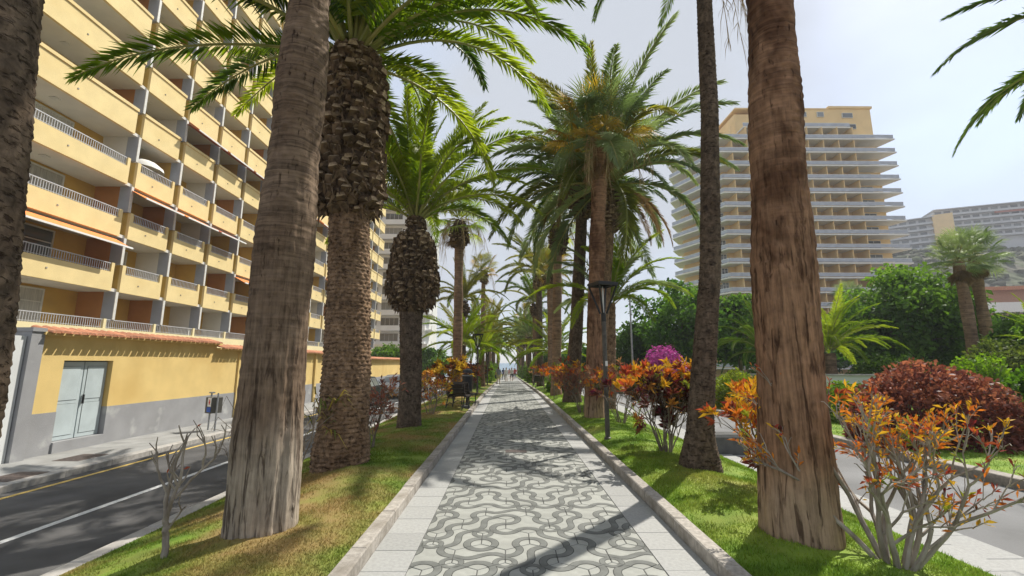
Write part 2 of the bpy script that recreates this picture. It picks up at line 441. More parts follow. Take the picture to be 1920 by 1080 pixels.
def tile_mesh(tp, rings):
    key = (tp, rings)
    if key in _tc: return _tc[key]
    b = MB(); s = 0.980
    H = [(x*s, y*s) for x, y in (hexv(k) for k in range(6))]
    H2 = [(x*0.963, y*0.963) for x, y in (hexv(k) for k in range(6))]
    V = [(x, y, -0.03) for x, y in H] + [(x, y, -0.006) for x, y in H] + [(x, y, -0.0032) for x, y in H2]
    b.add(V, [(k, (k+1) % 6, 6+(k+1) % 6, 6+k) for k in range(6)] + [(6+k, 6+(k+1) % 6, 12+(k+1) % 6, 12+k) for k in range(6)], 0)
    b.add(V[12:], [(0, 1, 2, 3, 4, 5)], 0)
    def band(fn):
        for w, z, mi in ((BW+0.0065, -0.0022, 2), (BW, -0.0010, 1)):
            Vv, F = fn(w, z); b.add(np.array(Vv)*np.array([0.985, 0.985, 1]), F, mi)
    for k in tile_arcs(tp):
        vx, vy = hexv(k); a = R(30+60*k+180)
        band(lambda w, z: arc_strip(vx, vy, HA/2-w, HA/2+w, a-R(60), a+R(60), z))
    if tp[0] == 'W':
        band(lambda w, z: wave_strip(tp[1]+1, w, z))
    for k in rings:
        vx, vy = hexv(k); a = R(30+60*k+180)
        band(lambda w, z: arc_strip(vx, vy, 0.085-w*0.72, 0.085+w*0.72, a-R(60), a+R(60), z, 6))
    me = b.mesh('paving_tile', [MT['tile_light'], MT['tile_dark'], MT['tile_groove']])
    _tc[key] = me
    return me
def clip_mesh(me, cx):
    bm = bmesh.new(); bm.from_mesh(me)
    for lim, sg in ((TL, -1), (TR, 1)):
        bmesh.ops.bisect_plane(bm, geom=bm.verts[:]+bm.edges[:]+bm.faces[:], plane_co=(lim-cx-sg*0.004, 0, 0), plane_no=(sg, 0, 0), clear_outer=True)
    m2 = me.copy(); bm.to_mesh(m2); bm.free(); return m2
far_v = MB()
cnt = 0; clipc = {}
for (i, j), tp in sorted(GRID.items(), key=lambda kv: kv[0][1]):
    c = hex_c(i, j)
    if c[1] < 2.6: continue
    rings = tuple(k for k in range(6) if not any(vuse[vert_key(*c, k)]))
    if len(rings) == 6: rings = rings[::2]
    me = tile_mesh(tp, rings)
    edge = c[0]-HW/2 < TL or c[0]+HW/2 > TR
    if edge:
        ck = (tp, rings, round(c[0], 3))
        if ck not in clipc: clipc[ck] = clip_mesh(me, c[0])
        me = clipc[ck]
        if len(me.polygons) == 0: continue
    if cnt < 300:
        new_obj('paving_tile', me, path, (c[0], c[1], float(gz(c[1])) + random.uniform(-0.0008, 0.0008))); cnt += 1
    else:
        n = len(me.vertices); co = np.empty(n*3, dtype=np.float32); me.vertices.foreach_get('co', co)
        co = co.reshape(-1, 3) + np.array([c[0], c[1], float(gz(c[1]))])
        first = True
        for p in me.polygons: pass
        by = {}
        for p in me.polygons: by.setdefault(p.material_index, []).append(tuple(p.vertices))
        for mi, fl in by.items(): far_v.add(co, fl, mi)
o = far_v.build('paving_tiles', [MT['tile_light'], MT['tile_dark'], MT['tile_groove']], path); o['kind'] = 'stuff'
o = sheet('paving_far', [TL, TR], [-0.004, -0.004], M('paving_mix', (0.30, 0.30, 0.28), 0.8, col2=(0.48, 0.48, 0.45), scale=4), ys=np.arange(59.5, YE, 3.0), kind='stuff')
o.parent = path

# --- border slabs
def slab_mesh(w, l, h, b, mat, name): return MB().bbox(0, w, 0, l, -0.05, h, b).mesh(name, mat)
SL = 0.43
for side, (xa, xb) in (('l', (PL, TL)), ('r', (TR, PR))):
    me = slab_mesh(xb-xa-0.006, SL-0.006, 0.0, 0.003, MT['slab'], 'border_slab')
    for k in range(150):
        y = 2.4+k*SL
        new_obj('border_slab', me, path, (xa+0.003, y, float(gz(y)) + random.uniform(-0.0012, 0.0012)), (R(random.uniform(-.12, .12)), 0, 0))
    oo = sheet('border_slabs_far', [xa, xb], [-0.003, -0.003], MT['slab'], ys=np.arange(2.4+150*SL, YE, 3.0), kind='stuff'); oo.parent = path
# drain cover in the path
b = MB(); b.bbox(-0.21, 0.21, -0.13, 0.13, -0.02, 0.006, 0.004)
for k in range(7): b.box(-0.17+k*0.05, -0.15+k*0.05, -0.1, 0.1, 0.006, 0.009)
tag(b.build('drain_cover', MT['iron'], loc=(0.16, 9.3, 0.0)), 'small rusty rectangular cover set into the patterned path', 'manhole cover')

# --- kerbs along the path
def kerb_run(name, x0, x1, top, bot, mat, label, step=1.0, ya=0.0, n=62):
    k = sheet(name, [x0+0.015, x1-0.015], [top-0.02, top-0.02], mat, label=label, cat='kerb')
    me = MB().bbox(x0, x1, 0.004, step-0.004, bot, top, 0.012).mesh('kerb_stone', mat)
    for q in range(n):
        y = ya+q*step
        dz = float(gz(y+step)-gz(y))
        new_obj('kerb_stone', me, k, (random.uniform(-.004, .004), y, float(gz(y)) + random.uniform(-.003, .003)), (math.atan2(dz, step), 0, 0))
    return k
kerb_run('kerb_path_left', -1.41, PL, 0.12, -0.06, MT['kerb'], 'brown stone kerb along the left edge of the promenade', ya=1.3)
kerb_run('kerb_path_right', PR, 1.90, 0.13, -0.06, MT['kerb'], 'brown stone kerb along the right edge of the promenade', ya=1.0)
kerb_run('kerb_road_left_near', -4.52, -4.30, -0.27, -0.45, MT['kerb_pale'], 'pale kerb between the left lawn and the left road', ya=2.0, n=60)
kerb_run('kerb_road_left_far', -8.66, -8.44, -0.285, -0.45, MT['kerb_pale'], 'pale kerb of the footway beside the yellow wall', ya=4.0, n=60)
kerb_run('kerb_road_right_far', 7.95, 8.22, -0.04, -0.25, MT['kerb'], 'stone kerb edging the far garden lawn on the right', ya=2.0, n=60)

# --- roads and footways
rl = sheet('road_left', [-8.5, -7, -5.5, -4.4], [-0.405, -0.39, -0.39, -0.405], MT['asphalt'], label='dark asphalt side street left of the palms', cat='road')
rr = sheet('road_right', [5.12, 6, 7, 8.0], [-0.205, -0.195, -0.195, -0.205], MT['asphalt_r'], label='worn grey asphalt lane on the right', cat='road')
fl = sheet('footway_left', [-8.6, -10.34], [-0.292, -0.28], MT['pavement'], label='grey footway in front of the yellow wall', cat='pavement')
ys = np.arange(1, 70, 1.0)
o = sheet('road_marking', [-6.17, -6.06], [-0.3855, -0.3855], MT['paint_white'], ys=ys, kind=None); o.parent = rl
o = sheet('road_marking', [-8.16, -8.06], [-0.3955, -0.3955], MT['paint_yellow'], ys=ys, kind=None); o.parent = rl
# footway slabs on the right: pale paving strip with joints
fr = sheet('footway_right', [4.22, 5.14], [-0.19, -0.205], MT['mortar'], label='pale paved strip between the right lawn and the lane', cat='pavement')
me1 = slab_mesh(0.44, 0.594, 0.0, 0.004, MT['slab'], 'footway_slab')
for k in range(60):
    for q in range(2):
        y = 2.0+k*0.6+(0.3 if q else 0); new_obj('footway_slab', me1, fr, (4.225+q*0.447, y, -0.135+float(gz(y))-q*0.02 + random.uniform(-.002, .002)))
# --- manhole covers in the left footway
for (x, y, lab) in ((-8.95, 8.55, 'rusty manhole cover in the left footway, the one nearer the camera'), (-9.3, 10.2, 'rusty manhole cover in the left footway near the grey door')):
    b = MB(); b.bbox(-0.28, 0.28, -0.36, 0.36, -0.02, 0.006, 0.004)
    for k in range(6): b.box(-0.22, 0.22, -0.28+k*0.1, -0.24+k*0.1, 0.006, 0.010)
    tag(b.build('manhole_cover', MT['iron'], loc=(x, y, -0.286)), lab, 'manhole cover', 'covers in the left footway')

# --- lawns with blades of grass
def lawn(name, x0, x1, mat, label, zf, y1=165.0, dx=0.09):
    xs = np.arange(x0, x1+1e-6, (x1-x0)/max(2, round((x1-x0)/dx)))
    ysl = np.concatenate([np.arange(-3, 16, 0.12), np.arange(16, 40, 0.4), np.arange(40, y1, 3.0)])
    X, Y = np.meshgrid(xs, ysl, indexing='ij'); Z = zf(X, Y)
    nx, ny = X.shape; i = np.arange(nx-1)[:, None]*ny; j = np.arange(ny-1)[None, :]
    F = np.stack([i+j, i+ny+j, i+ny+j+1, i+j+1], -1).reshape(-1, 4)
    return tag(MB().add(np.stack([X, Y, Z], -1).reshape(-1, 3), F).build(name, mat, smooth=True), label, 'lawn', kind='structure')
lawn('lawn_left', -4.34, -1.40, MT['lawn_l'], 'patchy lawn with straw coloured bare patches left of the path', lawn_z)
lawn('lawn_right', 1.89, 4.23, MT['lawn_r'], 'bright green mounded lawn right of the path', lawn_z)
lawn('lawn_far', 8.2, 40.0, MT['lawn_r'], 'sunlit green garden lawn beyond the right lane', far_z, dx=1.0)

def grass(name, regs, zf, mat, label, hmul=1.0):
    Vs = []; Cs = []
    for (x0, x1, y0, y1, n, h) in regs:
        n = int(n)
        x = rng.uniform(x0, x1, n); y = y0+(y1-y0)*rng.random(n)**1.35
        keep = fbm(x*2.2+50, y*2.2+50) + rng.uniform(-.18, .18, n) > 0.36
        x, y = x[keep], y[keep]; n = len(x); z = zf(x, y)-0.004
        a = rng.uniform(0, 2*math.pi, n); w = rng.uniform(0.0022, 0.0042, n)*(1+y/14); hh = h*rng.uniform(0.5, 1.3, n)*(0.6+0.8*fbm(x*1.5, y*1.5))*hmul
        l = rng.uniform(0, 2*math.pi, n); ln = hh*rng.uniform(0.2, 0.9, n)
        P = np.stack([x, y, z], -1)
        D = np.stack([np.cos(a)*w, np.sin(a)*w, 0*w], -1)
        T = P + np.stack([np.cos(l)*ln, np.sin(l)*ln, hh], -1)
        Vs.append(np.stack([P-D, P+D, T], 1).reshape(-1, 3))
        t = rng.uniform(0.75, 1.35, n); c = np.stack([t*rng.uniform(0.9, 1.1, n), t, t*0.9], -1)
        Cs.append(np.repeat(c, 3, 0))
    V = np.concatenate(Vs); F = np.arange(len(V)).reshape(-1, 3)
    return tag(MB().add(V, F, 0, np.concatenate(Cs)).build(name, mat), label, 'grass', kind='stuff')
grass('grass', [(-4.3, -1.42, 3.0, 9, 90000, .030), (-4.3, -1.42, 9, 26, 60000, .034)], lawn_z, MT['blade_l'], 'short grass blades of the patchy left lawn')
grass('grass', [(1.91, 4.2, 3.0, 9, 90000, .036), (1.91, 4.2, 9, 26, 60000, .038)], lawn_z, MT['blade_r'], 'short green grass blades of the right lawn')
grass('grass', [(8.22, 16, 6, 26, 60000, .05)], far_z, MT['blade_r'], 'short grass blades of the far garden lawn')
# ------------------------------------------------------------------ palms
def TRUNK(name, c1, c2, c3, mode='W', s3=1.3, r3=(0.45, 0.7), pale=None, zmix=(1.0, 3.4), red=None):
    """bark: fibres and cracks running up near the foot, scars running round higher up, blotched with c3, paler foot"""
    m, n, l, b = _nt(name)
    tc = n.new('ShaderNodeTexCoord')
    def noise(sc, st, det=5, dist=0.0, ro=0.6):
        mp = n.new('ShaderNodeMapping'); mp.inputs['Scale'].default_value = st
        no = n.new('ShaderNodeTexNoise'); no.inputs['Scale'].default_value = sc; no.inputs['Detail'].default_value = det; no.inputs['Distortion'].default_value = dist; no.inputs['Roughness'].default_value = ro
        l.new(tc.outputs['Object'], mp.inputs['Vector']); l.new(mp.outputs['Vector'], no.inputs['Vector']); return no.outputs['Fac']
    def ramp(src, a, c, k0=(0, 0, 0), k1=(1, 1, 1)):
        rp = n.new('ShaderNodeValToRGB'); rp.color_ramp.elements[0].position = a; rp.color_ramp.elements[1].position = c
        rp.color_ramp.elements[0].color = (*k0, 1); rp.color_ramp.elements[1].color = (*k1, 1); l.new(src, rp.inputs['Fac']); return rp.outputs['Color']
    def mix(fac, a, c, mode_='MIX'):
        mx = n.new('ShaderNodeMixRGB'); mx.blend_type = mode_
        if isinstance(fac, float): mx.inputs['Fac'].default_value = fac
        else: l.new(fac, mx.inputs['Fac'])
        for k, v in (('Color1', a), ('Color2', c)):
            if isinstance(v, tuple): mx.inputs[k].default_value = (*v, 1)
            else: l.new(v, mx.inputs[k])
        return mx.outputs['Color']
    sx = n.new('ShaderNodeSeparateXYZ'); l.new(tc.outputs['Object'], sx.inputs[0])
    q = noise(s3, (1, 1, 0.6), 4, .4); blot = noise(7, (1, 1, 1), 6, .3)
    if mode == 'W':
        fib = noise(34, (1, 1, 0.06), 6, .5); crk = noise(17, (1, 1, 0.10), 4, .8); rng_ = noise(21, (0.07, 0.07, 1), 6, 1.0); rcr = noise(30, (1, 1, .22), 4, .6)
        zz = n.new('ShaderNodeMath'); zz.operation = 'MULTIPLY_ADD'; zz.inputs[1].default_value = 2.2; l.new(blot, zz.inputs[0]); l.new(sx.outputs['Z'], zz.inputs[2])
        mr = n.new('ShaderNodeMapRange'); mr.inputs['From Min'].default_value = zmix[0]+1.1; mr.inputs['From Max'].default_value = zmix[1]+1.1; l.new(zz.outputs[0], mr.inputs['Value'])
        hgt = mix(mr.outputs['Result'], fib, rng_)
        cracks = mix(mr.outputs['Result'], ramp(crk, .36, .46), ramp(rcr, .30, .40))
    else:
        fib = noise(15, (1, 1, 0.55), 6, .6); hgt = fib; cracks = ramp(noise(26, (.5, .5, 1.2), 4, .5), .34, .46)
    both = mix(.35, hgt, blot)
    col = ramp(both, .36, .62, c1, c2)
    col = mix(ramp(q, *r3), col, c3, 'MULTIPLY')
    if red: col = mix(ramp(noise(.9, (1, 1, .35), 3, .3), .48, .56), col, red)
    if pale:                                  # paler foot of the trunk; on bark_w this is painted sunlight
        mr = n.new('ShaderNodeMapRange'); mr.inputs['From Min'].default_value = pale[0]; mr.inputs['From Max'].default_value = pale[1]
        mr.inputs['To Min'].default_value = 1; mr.inputs['To Max'].default_value = 0
        nz = n.new('ShaderNodeMath'); nz.operation = 'MULTIPLY_ADD'; nz.inputs[1].default_value = -0.9
        l.new(q, nz.inputs[0]); l.new(sx.outputs['Z'], nz.inputs[2]); l.new(nz.outputs[0], mr.inputs['Value'])
        col = mix(mr.outputs['Result'], col, ramp(both, .36, .6, tuple(c*.55 for c in pale[2]), pale[2]))
    col = mix(1.0, col, mix(cracks, (.34, .31, .30), (1, 1, 1)), 'MULTIPLY')
    l.new(col, b.inputs['Base Color'])
    b.inputs['Roughness'].default_value = 0.9; b.inputs['Specular IOR Level'].default_value = 0.12
    hh = mix(.5, both, cracks)
    bp = n.new('ShaderNodeBump'); bp.inputs['Strength'].default_value = 0.9; bp.inputs['Distance'].default_value = 0.022
    l.new(hh, bp.inputs['Height']); l.new(bp.outputs['Normal'], b.inputs['Normal'])
    return m
MT['bark_w'] = TRUNK('bark_w', (0.090, 0.063, 0.043), (0.275, 0.195, 0.132), (0.62, 0.57, 0.54), pale=(0.15, 0.75, (0.44, 0.37, 0.29)))  # whitish foot: sun on the trunk base, put into the bark colour
MT['bark_red'] = TRUNK('bark_red', (0.125, 0.070, 0.042), (0.36, 0.205, 0.12), (0.42, 0.37, 0.34), s3=1.1, r3=(0.49, 0.57), pale=(-.1, 0.4, (0.42, 0.29, 0.19)), zmix=(2.4, 5.0))
MT['bark_far'] = TRUNK('bark_far', (0.12, 0.08, 0.055), (0.33, 0.22, 0.14), (0.65, 0.6, 0.55), zmix=(-2, -1))
MT['bark_p'] = TRUNK('bark_p', (0.10, 0.066, 0.043), (0.35, 0.23, 0.14), (0.6, 0.55, 0.5), 'P', s3=2.2)
MT['bark_p_dark'] = TRUNK('bark_p_dark', (0.055, 0.041, 0.030), (0.19, 0.14, 0.098), (0.6, 0.55, 0.52), 'P', s3=2.2)
MT['boot'] = M('boot', (0.060, 0.040, 0.025), 0.9, col2=(0.20, 0.135, 0.08), scale=9, bump=0.6, bscale=40, bdist=0.01, rnd=0.35)
MT['boot_cut'] = M('boot_cut', (0.16, 0.11, 0.07), 0.9, col2=(0.36, 0.27, 0.17), scale=16, bump=0.5, bscale=60, rnd=0.35)
MT['fibre'] = M('fibre', (0.035, 0.024, 0.016), 0.95, col2=(0.12, 0.08, 0.05), scale=14, bump=0.9, bscale=30, bdist=0.03)
MT['frond'] = LEAF('frond', (0.060, 0.115, 0.020), (0.155, 0.235, 0.040), 0.45, 0.4)
MT['frond_bright'] = LEAF('frond_bright', (0.165, 0.255, 0.022), (0.37, 0.43, 0.045), 0.58, 0.4)
MT['frond_grey'] = LEAF('frond_grey', (0.155, 0.215, 0.085), (0.31, 0.37, 0.165), 0.4, 0.4, tcol=(1.1, 1.2, 0.8))
MT['frond_olive'] = LEAF('frond_olive', (0.15, 0.17, 0.03), (0.31, 0.29, 0.06), 0.45, 0.45)
MT['frond_yellow'] = LEAF('frond_yellow', (0.34, 0.22, 0.03), (0.50, 0.36, 0.05), 0.45, 0.5, tcol=(1.2, 1.1, 0.6))
MT['frond_dead'] = LEAF('frond_dead', (0.22, 0.14, 0.065), (0.38, 0.26, 0.13), 0.35, 0.7, tcol=(1.1, 1, 0.8))
MT['rachis'] = M('rachis', (0.22, 0.24, 0.06), 0.5, col2=(0.34, 0.31, 0.10), scale=3)
MT['straw'] = M('straw', (0.30, 0.215, 0.10), 0.8, col2=(0.44, 0.34, 0.18), scale=5)

def phoenix_frond_mesh(name, L, e0, e1, mats, seed, n=118, lw=0.0175, ll=0.55):
    r = np.random.default_rng(seed)
    ns = 16; s = np.linspace(0, 1, ns)
    e = np.radians(e0 + (e1-e0)*s**1.25)
    ds = L/(ns-1)
    P = np.zeros((ns, 3)); sw = r.uniform(-.25, .25)
    for k in range(1, ns):
        em = 0.5*(e[k]+e[k-1]); az = sw*s[k]
        P[k] = P[k-1] + ds*np.array([math.cos(em)*math.cos(az), math.cos(em)*math.sin(az), math.sin(em)])
    b = MB()
    b.tube(P, 0.030*(1-s)**0.8+0.005, 5, 1, cap=False)
    t = np.linspace(0.10, 0.995, n)
    V = []; 
    for sg in (-1, 1):
        tt = np.clip(t + r.uniform(-.004, .004, n), 0, 1)
        Q = np.stack([np.interp(tt, s, P[:, k]) for k in range(3)], -1)
        T = np.stack([np.interp(tt, s, np.gradient(P[:, k])) for k in range(3)], -1); T /= np.linalg.norm(T, axis=1)[:, None]
        B = np.cross(np.array([0, 0, 1.]), T); B /= (np.linalg.norm(B, axis=1)[:, None]+1e-9)
        N = np.cross(T, B)
        a = np.radians(np.interp(tt, [0, .3, 1], [72, 56, 22]) + r.uniform(-9, 9, n))
        be = np.radians(np.interp(tt, [0, 1], [38, 8]) + r.uniform(-16, 16, n))
        D = np.cos(a)[:, None]*T + np.sin(a)[:, None]*(sg*np.cos(be)[:, None]*B + np.sin(be)[:, None]*N)
        le = ll*np.interp(tt, [0, .12, .35, .7, .93, 1], [.28, .62, 1.0, .86, .48, .3])*r.uniform(.85, 1.1, n)
        D2 = D*le[:, None] - np.array([0, 0, 1.])*(le*r.uniform(.08, .28, n))[:, None]
        W = np.cross(D, N); W /= (np.linalg.norm(W, axis=1)[:, None]+1e-9)
        w = lw*r.uniform(.8, 1.2, n)
        mid = Q + 0.42*D*le[:, None]
        V.append(np.stack([Q, mid+W*w[:, None]+N*0.006, Q+D2, mid-W*w[:, None]+N*0.006], 1))
    V = np.concatenate(V); m = len(V)
    base = np.arange(m)[:, None]*4
    F = np.concatenate([base+np.array([[0, 1, 2]]), base+np.array([[0, 2, 3]])])
    b.add(V.reshape(-1, 3), F, 0)
    return b.mesh(name, mats)

def fan_mesh(name, seed, mats, pet=0.95, rad=0.85, nseg=40, sag=0.35, dead=False):
    r = np.random.default_rng(seed); b = MB()
    s = np.linspace(0, 1, 6)
    P = np.stack([pet*s, 0*s, -0.10*s*s], -1)
    b.tube(P, 0.022*(1-s)+0.009, 4, 1, cap=False)
    c = P[-1]; sp = 150 if not dead else 48
    an = np.radians(np.linspace(-sp, sp, nseg) + r.uniform(-2, 2, nseg))
    for k, a in enumerate(an):
        ln = rad*(0.72+0.28*math.cos(a*0.75))*r.uniform(.9, 1.08)
        d = np.array([math.cos(a), math.sin(a), 0.18*math.cos(a)]); side = np.array([-math.sin(a), math.cos(a), 0])
        m = c + d*ln*0.55 + np.array([0, 0, -0.03])
        tip = c + d*ln*(0.95 if not dead else .8) + np.array([0, 0, -sag*ln*r.uniform(.5, 1.3)])
        w = ln*0.55*math.sin(R(sp)/nseg)*0.62
        up = np.array([0, 0, 0.02])
        b.add([c, m+side*w, m+up, m-side*w, tip], [(0, 1, 2), (0, 2, 3), (1, 4, 2), (2, 4, 3)], 0)
    return b.mesh(name, mats)

CLS = [(84, 62), (72, 22), (58, -14), (40, -44), (16, -66), (-28, -84)]
PF = {}
for mk in ('frond', 'frond_bright', 'frond_grey', 'frond_olive'):
    for c, (e0, e1) in enumerate(CLS):
        base = None
        for q in range(2):
            if mk == 'frond': PF[(mk, c, q)] = phoenix_frond_mesh('frond', 4.3, e0, e1, [MT[mk], MT['rachis']], c*7+q)
            else:
                me = PF[('frond', c, q)].copy(); me.materials[0] = MT[mk]; PF[(mk, c, q)] = me
PF[('frond_dead', 5, 0)] = PF[('frond', 5, 0)].copy(); PF[('frond_dead', 5, 0)].materials[0] = MT['frond_dead']
PF[('frond_dead', 5, 1)] = PF[('frond_dead', 5, 0)]
FF = {}
for mk in ('frond', 'frond_bright', 'frond_grey', 'frond_olive', 'frond_yellow'):
    for q in range(3):
        if mk == 'frond': FF[(mk, q)] = fan_mesh('fan_frond', 40+q, [MT[mk], MT['rachis']])
        else:
            me = FF[('frond', q)].copy(); me.materials[0] = MT[mk]; FF[(mk, q)] = me
FD = [fan_mesh('dead_fan_frond', 60+q, [MT['frond_dead'], MT['straw']], dead=True, sag=.12, pet=.38, rad=1.05) for q in range(2)]

def trunk_obj(ctrl, kind, mat, parent, sides, dz, seed, row=0.075, amp=0.022):
    """ctrl: (z, x, y, r) rows relative to the base"""
    c = np.array(ctrl, float); z = np.arange(-0.15, c[-1, 0]+1e-6, dz)
    x = np.interp(z, c[:, 0], c[:, 1]); y = np.interp(z, c[:, 0], c[:, 2]); r = np.interp(z, c[:, 0], c[:, 3])
    if len(z) > 9:
        ker = max(3, int(0.5/dz) | 1); sm = lambda a: np.convolve(np.pad(a, ker//2, mode='edge'), np.ones(ker)/ker, 'valid')
        x, y = sm(x), sm(y); r = 0.5*r + 0.5*sm(r)
    th = np.linspace(0, 2*math.pi, sides, endpoint=False)
    TH, ZZ = np.meshgrid(th, z, indexing='xy')
    u = TH/(2*math.pi)
    per = lambda fu, fz, k: fbm(np.cos(TH)*fu+seed*3.1+k+20, ZZ*fz+np.sin(TH)*fu+seed*1.7+20)
    if kind == 'P':
        nn = max(9, round(2*math.pi*c[1, 3]/0.15))
        rw = ZZ/row + 0.9*(per(1.2, 0.8, 3)-.5)
        fr = np.floor(rw); fv = rw-fr
        fu = (u*nn + 0.5*(fr % 2)) % 1.0
        lip = np.sin(math.pi*fu)**0.6
        d = amp*(lip*(1-fv)**0.7*1.3-0.4) + amp*1.5*(per(9, 9, 1)-.47) + amp*1.2*(per(2, 1.5, 5)-.47)
    else:
        low = np.clip(1-ZZ/4.5, 0.15, 1)
        ang = u*60
        crack = -np.clip(0.42-vnoise(ang+seed*13, ZZ*0.9+3*vnoise(ang*.3, ZZ*.5)), 0, 1)*0.075*low
        ring = 0.016*(vnoise(u*6+4*np.cos(TH), ZZ*22+seed)-.5)*(1.3-low)
        d = crack + ring + 0.045*(per(1.3, 1.1, 2)-.47) + 0.010*(per(10, 6, 7)-.47) + 0.012*np.sin(ZZ*3.1+seed+2*per(.5, .5, 8))
    rr = r[:, None] + d
    V = np.stack([x[:, None]+rr*np.cos(TH), y[:, None]+rr*np.sin(TH), ZZ], -1).reshape(-1, 3)
    n = len(z); i = np.arange(n-1)[:, None]*sides; j = np.arange(sides)[None, :]; j2 = (j+1) % sides
    F = np.stack([i+j, i+j2, i+sides+j2, i+sides+j], -1).reshape(-1, 4)
    b = MB().add(V, F); b.add(V[-sides:], [tuple(range(sides))])
    return b.build('trunk', mat, parent, smooth=True)

_boot = MB()
_boot.add([(-.06,-.085,-.05),(-.06,.085,-.05),(-.06,.07,.06),(-.06,-.07,.06),(.10,-.075,.02),(.10,.075,.02),(.085,.05,.085),(.085,-.05,.085),
           (.0,-.095,-.04),(.0,.095,-.04)], [(0,8,4,7,3),(1,2,6,5,9),(0,1,9,8),(8,9,5,4),(3,7,6,2)], 0)
_boot.add([(.10,-.075,.02),(.10,.075,.02),(.085,.05,.085),(.085,-.05,.085)], [(0, 1, 2, 3)], 1)
BOOT = _boot.mesh('leaf_base', [MT['boot'], MT['boot_cut']])
def collar(parent, x, y, prof, spacing, individual, seed, bs=1.0, dark=False):
    """the swollen sleeve of cut leaf bases under the crown; prof: (z, r)"""
    rr_ = random.Random(seed)
    zs = [p[0] for p in prof]; rs = [p[1] for p in prof]
    core = MB(); core.lathe([(max(.05, np.interp(z, zs, rs)-0.075*bs), z) for z in np.linspace(zs[0], zs[-1], 14)], 20, 0, x, y)
    cobj = core.build('leaf_base_sleeve', MT['fibre'], parent, smooth=True)
    z = zs[0]+0.03; row = 0; bb = MB(); k = 0
    bv = np.array([v.co[:] for v in BOOT.vertices])
    while z < zs[-1]-0.02:
        r0 = np.interp(z, zs, rs); n = max(6, int(2*math.pi*r0/(spacing*1.12)))
        for q in range(n):
            a = 2*math.pi*(q+0.5*(row % 2))/n + rr_.uniform(-.10, .10)
            if rr_.random() < .16: continue
            rad = r0-0.06*bs+rr_.uniform(-.07, .045)*bs; s = bs*rr_.uniform(.6, 1.45); zz = z+rr_.uniform(-.03, .03)
            tilt = rr_.uniform(-.9, .6)
            if individual and k < 300:
                o = new_obj('leaf_base', BOOT, cobj, (x+rad*math.cos(a), y+rad*math.sin(a), zz), (rr_.uniform(-.3, .3), tilt, a+rr_.uniform(-.25, .25)), (s*rr_.uniform(.8, 1.4), s, s))
            else:
                Mx = Matrix.Translation((x+rad*math.cos(a), y+rad*math.sin(a), zz)) @ Matrix.Rotation(a, 4, 'Z') @ Matrix.Rotation(tilt, 4, 'Y') @ Matrix.Scale(s, 4)
                A = np.array(Mx)
                V = bv @ A[:3, :3].T + A[:3, 3]
                bb.add(V, [(0,8,4,7,3),(1,2,6,5,9),(0,1,9,8),(8,9,5,4),(3,7,6,2)], 0); bb.add(V[4:8], [(0, 1, 2, 3)], 1)
            k += 1
        z += spacing*0.85; row += 1
    # loose fibres
    for q in range(900 if individual else 30):
        zz = rr_.uniform(zs[0], zs[-1]); r0 = np.interp(zz, zs, rs); a = rr_.uniform(0, 6.28)
        p = np.array([x+r0*math.cos(a), y+r0*math.sin(a), zz]); d = np.array([math.cos(a), math.sin(a), 0])*rr_.uniform(.02, .09)
        t = np.array([-math.sin(a), math.cos(a), 0])*rr_.uniform(-.14, .14)
        bb.add([p, p+d+t*.5+np.array([0, 0, .012]), p+d+t+np.array([0, 0, -rr_.uniform(.05, .22)]), p+d*.5+t*.5], [(0, 1, 2), (0, 2, 3)], 0)
    if bb.v:
        o = bb.build('frayed_fibres', [MT['boot'], MT['boot_cut']], cobj); o['kind'] = 'stuff'
    return cobj

def crown_P(parent, x, y, z, n, scale, mk, seed, c0=0.0, c1=4.6, alt=None, altp=0.0, rad=0.14, azs=None, dead=0):
    r = random.Random(seed)
    for k in range(n):
        f = (k+0.5)/n
        cl = min(5, max(0, int(c0+(c1-c0)*f**0.9+r.uniform(-.35, .35))))
        az = k*2.39996+seed+r.uniform(-.15, .15) if azs is None else azs[k]
        m = alt if (alt and r.random() < altp) else mk
        me = PF[(m, cl, r.randrange(2))]
        s = scale*r.uniform(.85, 1.1)
        new_obj('frond', me, parent, (x+rad*math.cos(az), y+rad*math.sin(az), z+0.30*(1-f)+r.uniform(-.05, .05)), (R(r.uniform(-22, 22)), R(r.uniform(-6, 6)), az), (s, s, s))
    for k in range(dead):
        az = r.uniform(0, 6.28); s = scale*r.uniform(.5, .75)
        new_obj('dead_frond', PF[('frond_dead', 5, 0)], parent, (x+rad*1.5*math.cos(az), y+rad*1.5*math.sin(az), z-.1), (0, 0, az), (s, s, s))
def crown_W(parent, x, y, z, n, scale, mk, seed, alt=None, altp=0.0, dead=8, top=82, low=-38, strands=5):
    r = random.Random(seed)
    for k in range(n):
        f = (k+0.5)/n; el = top+(low-top)*f**1.05+r.uniform(-8, 8); az = k*2.39996+seed
        m = alt if (alt and r.random() < altp) else mk
        s = scale*r.uniform(.85, 1.12)
        new_obj('fan_frond', FF[(m, r.randrange(3))], parent, (x+.1*math.cos(az), y+.1*math.sin(az), z+.35*(1-f)), (R(r.uniform(-25, 25)), -R(el), az), (s, s, s))
    for k in range(dead):
        az = r.uniform(0, 6.28); s = scale*r.uniform(.7, 1)
        new_obj('dead_fan_frond', FD[r.randrange(2)], parent, (x+.12*math.cos(az), y+.12*math.sin(az), z-.15-r.uniform(0, .3)), (0, R(r.uniform(58, 84)), az), (s, s, s))
    for k in range(strands):
        stalk(parent, x, y, z, r, r.uniform(0, 6.28), scale*r.uniform(1.2, 2.0), scale*r.uniform(1.3, 2.6), 34, scale)
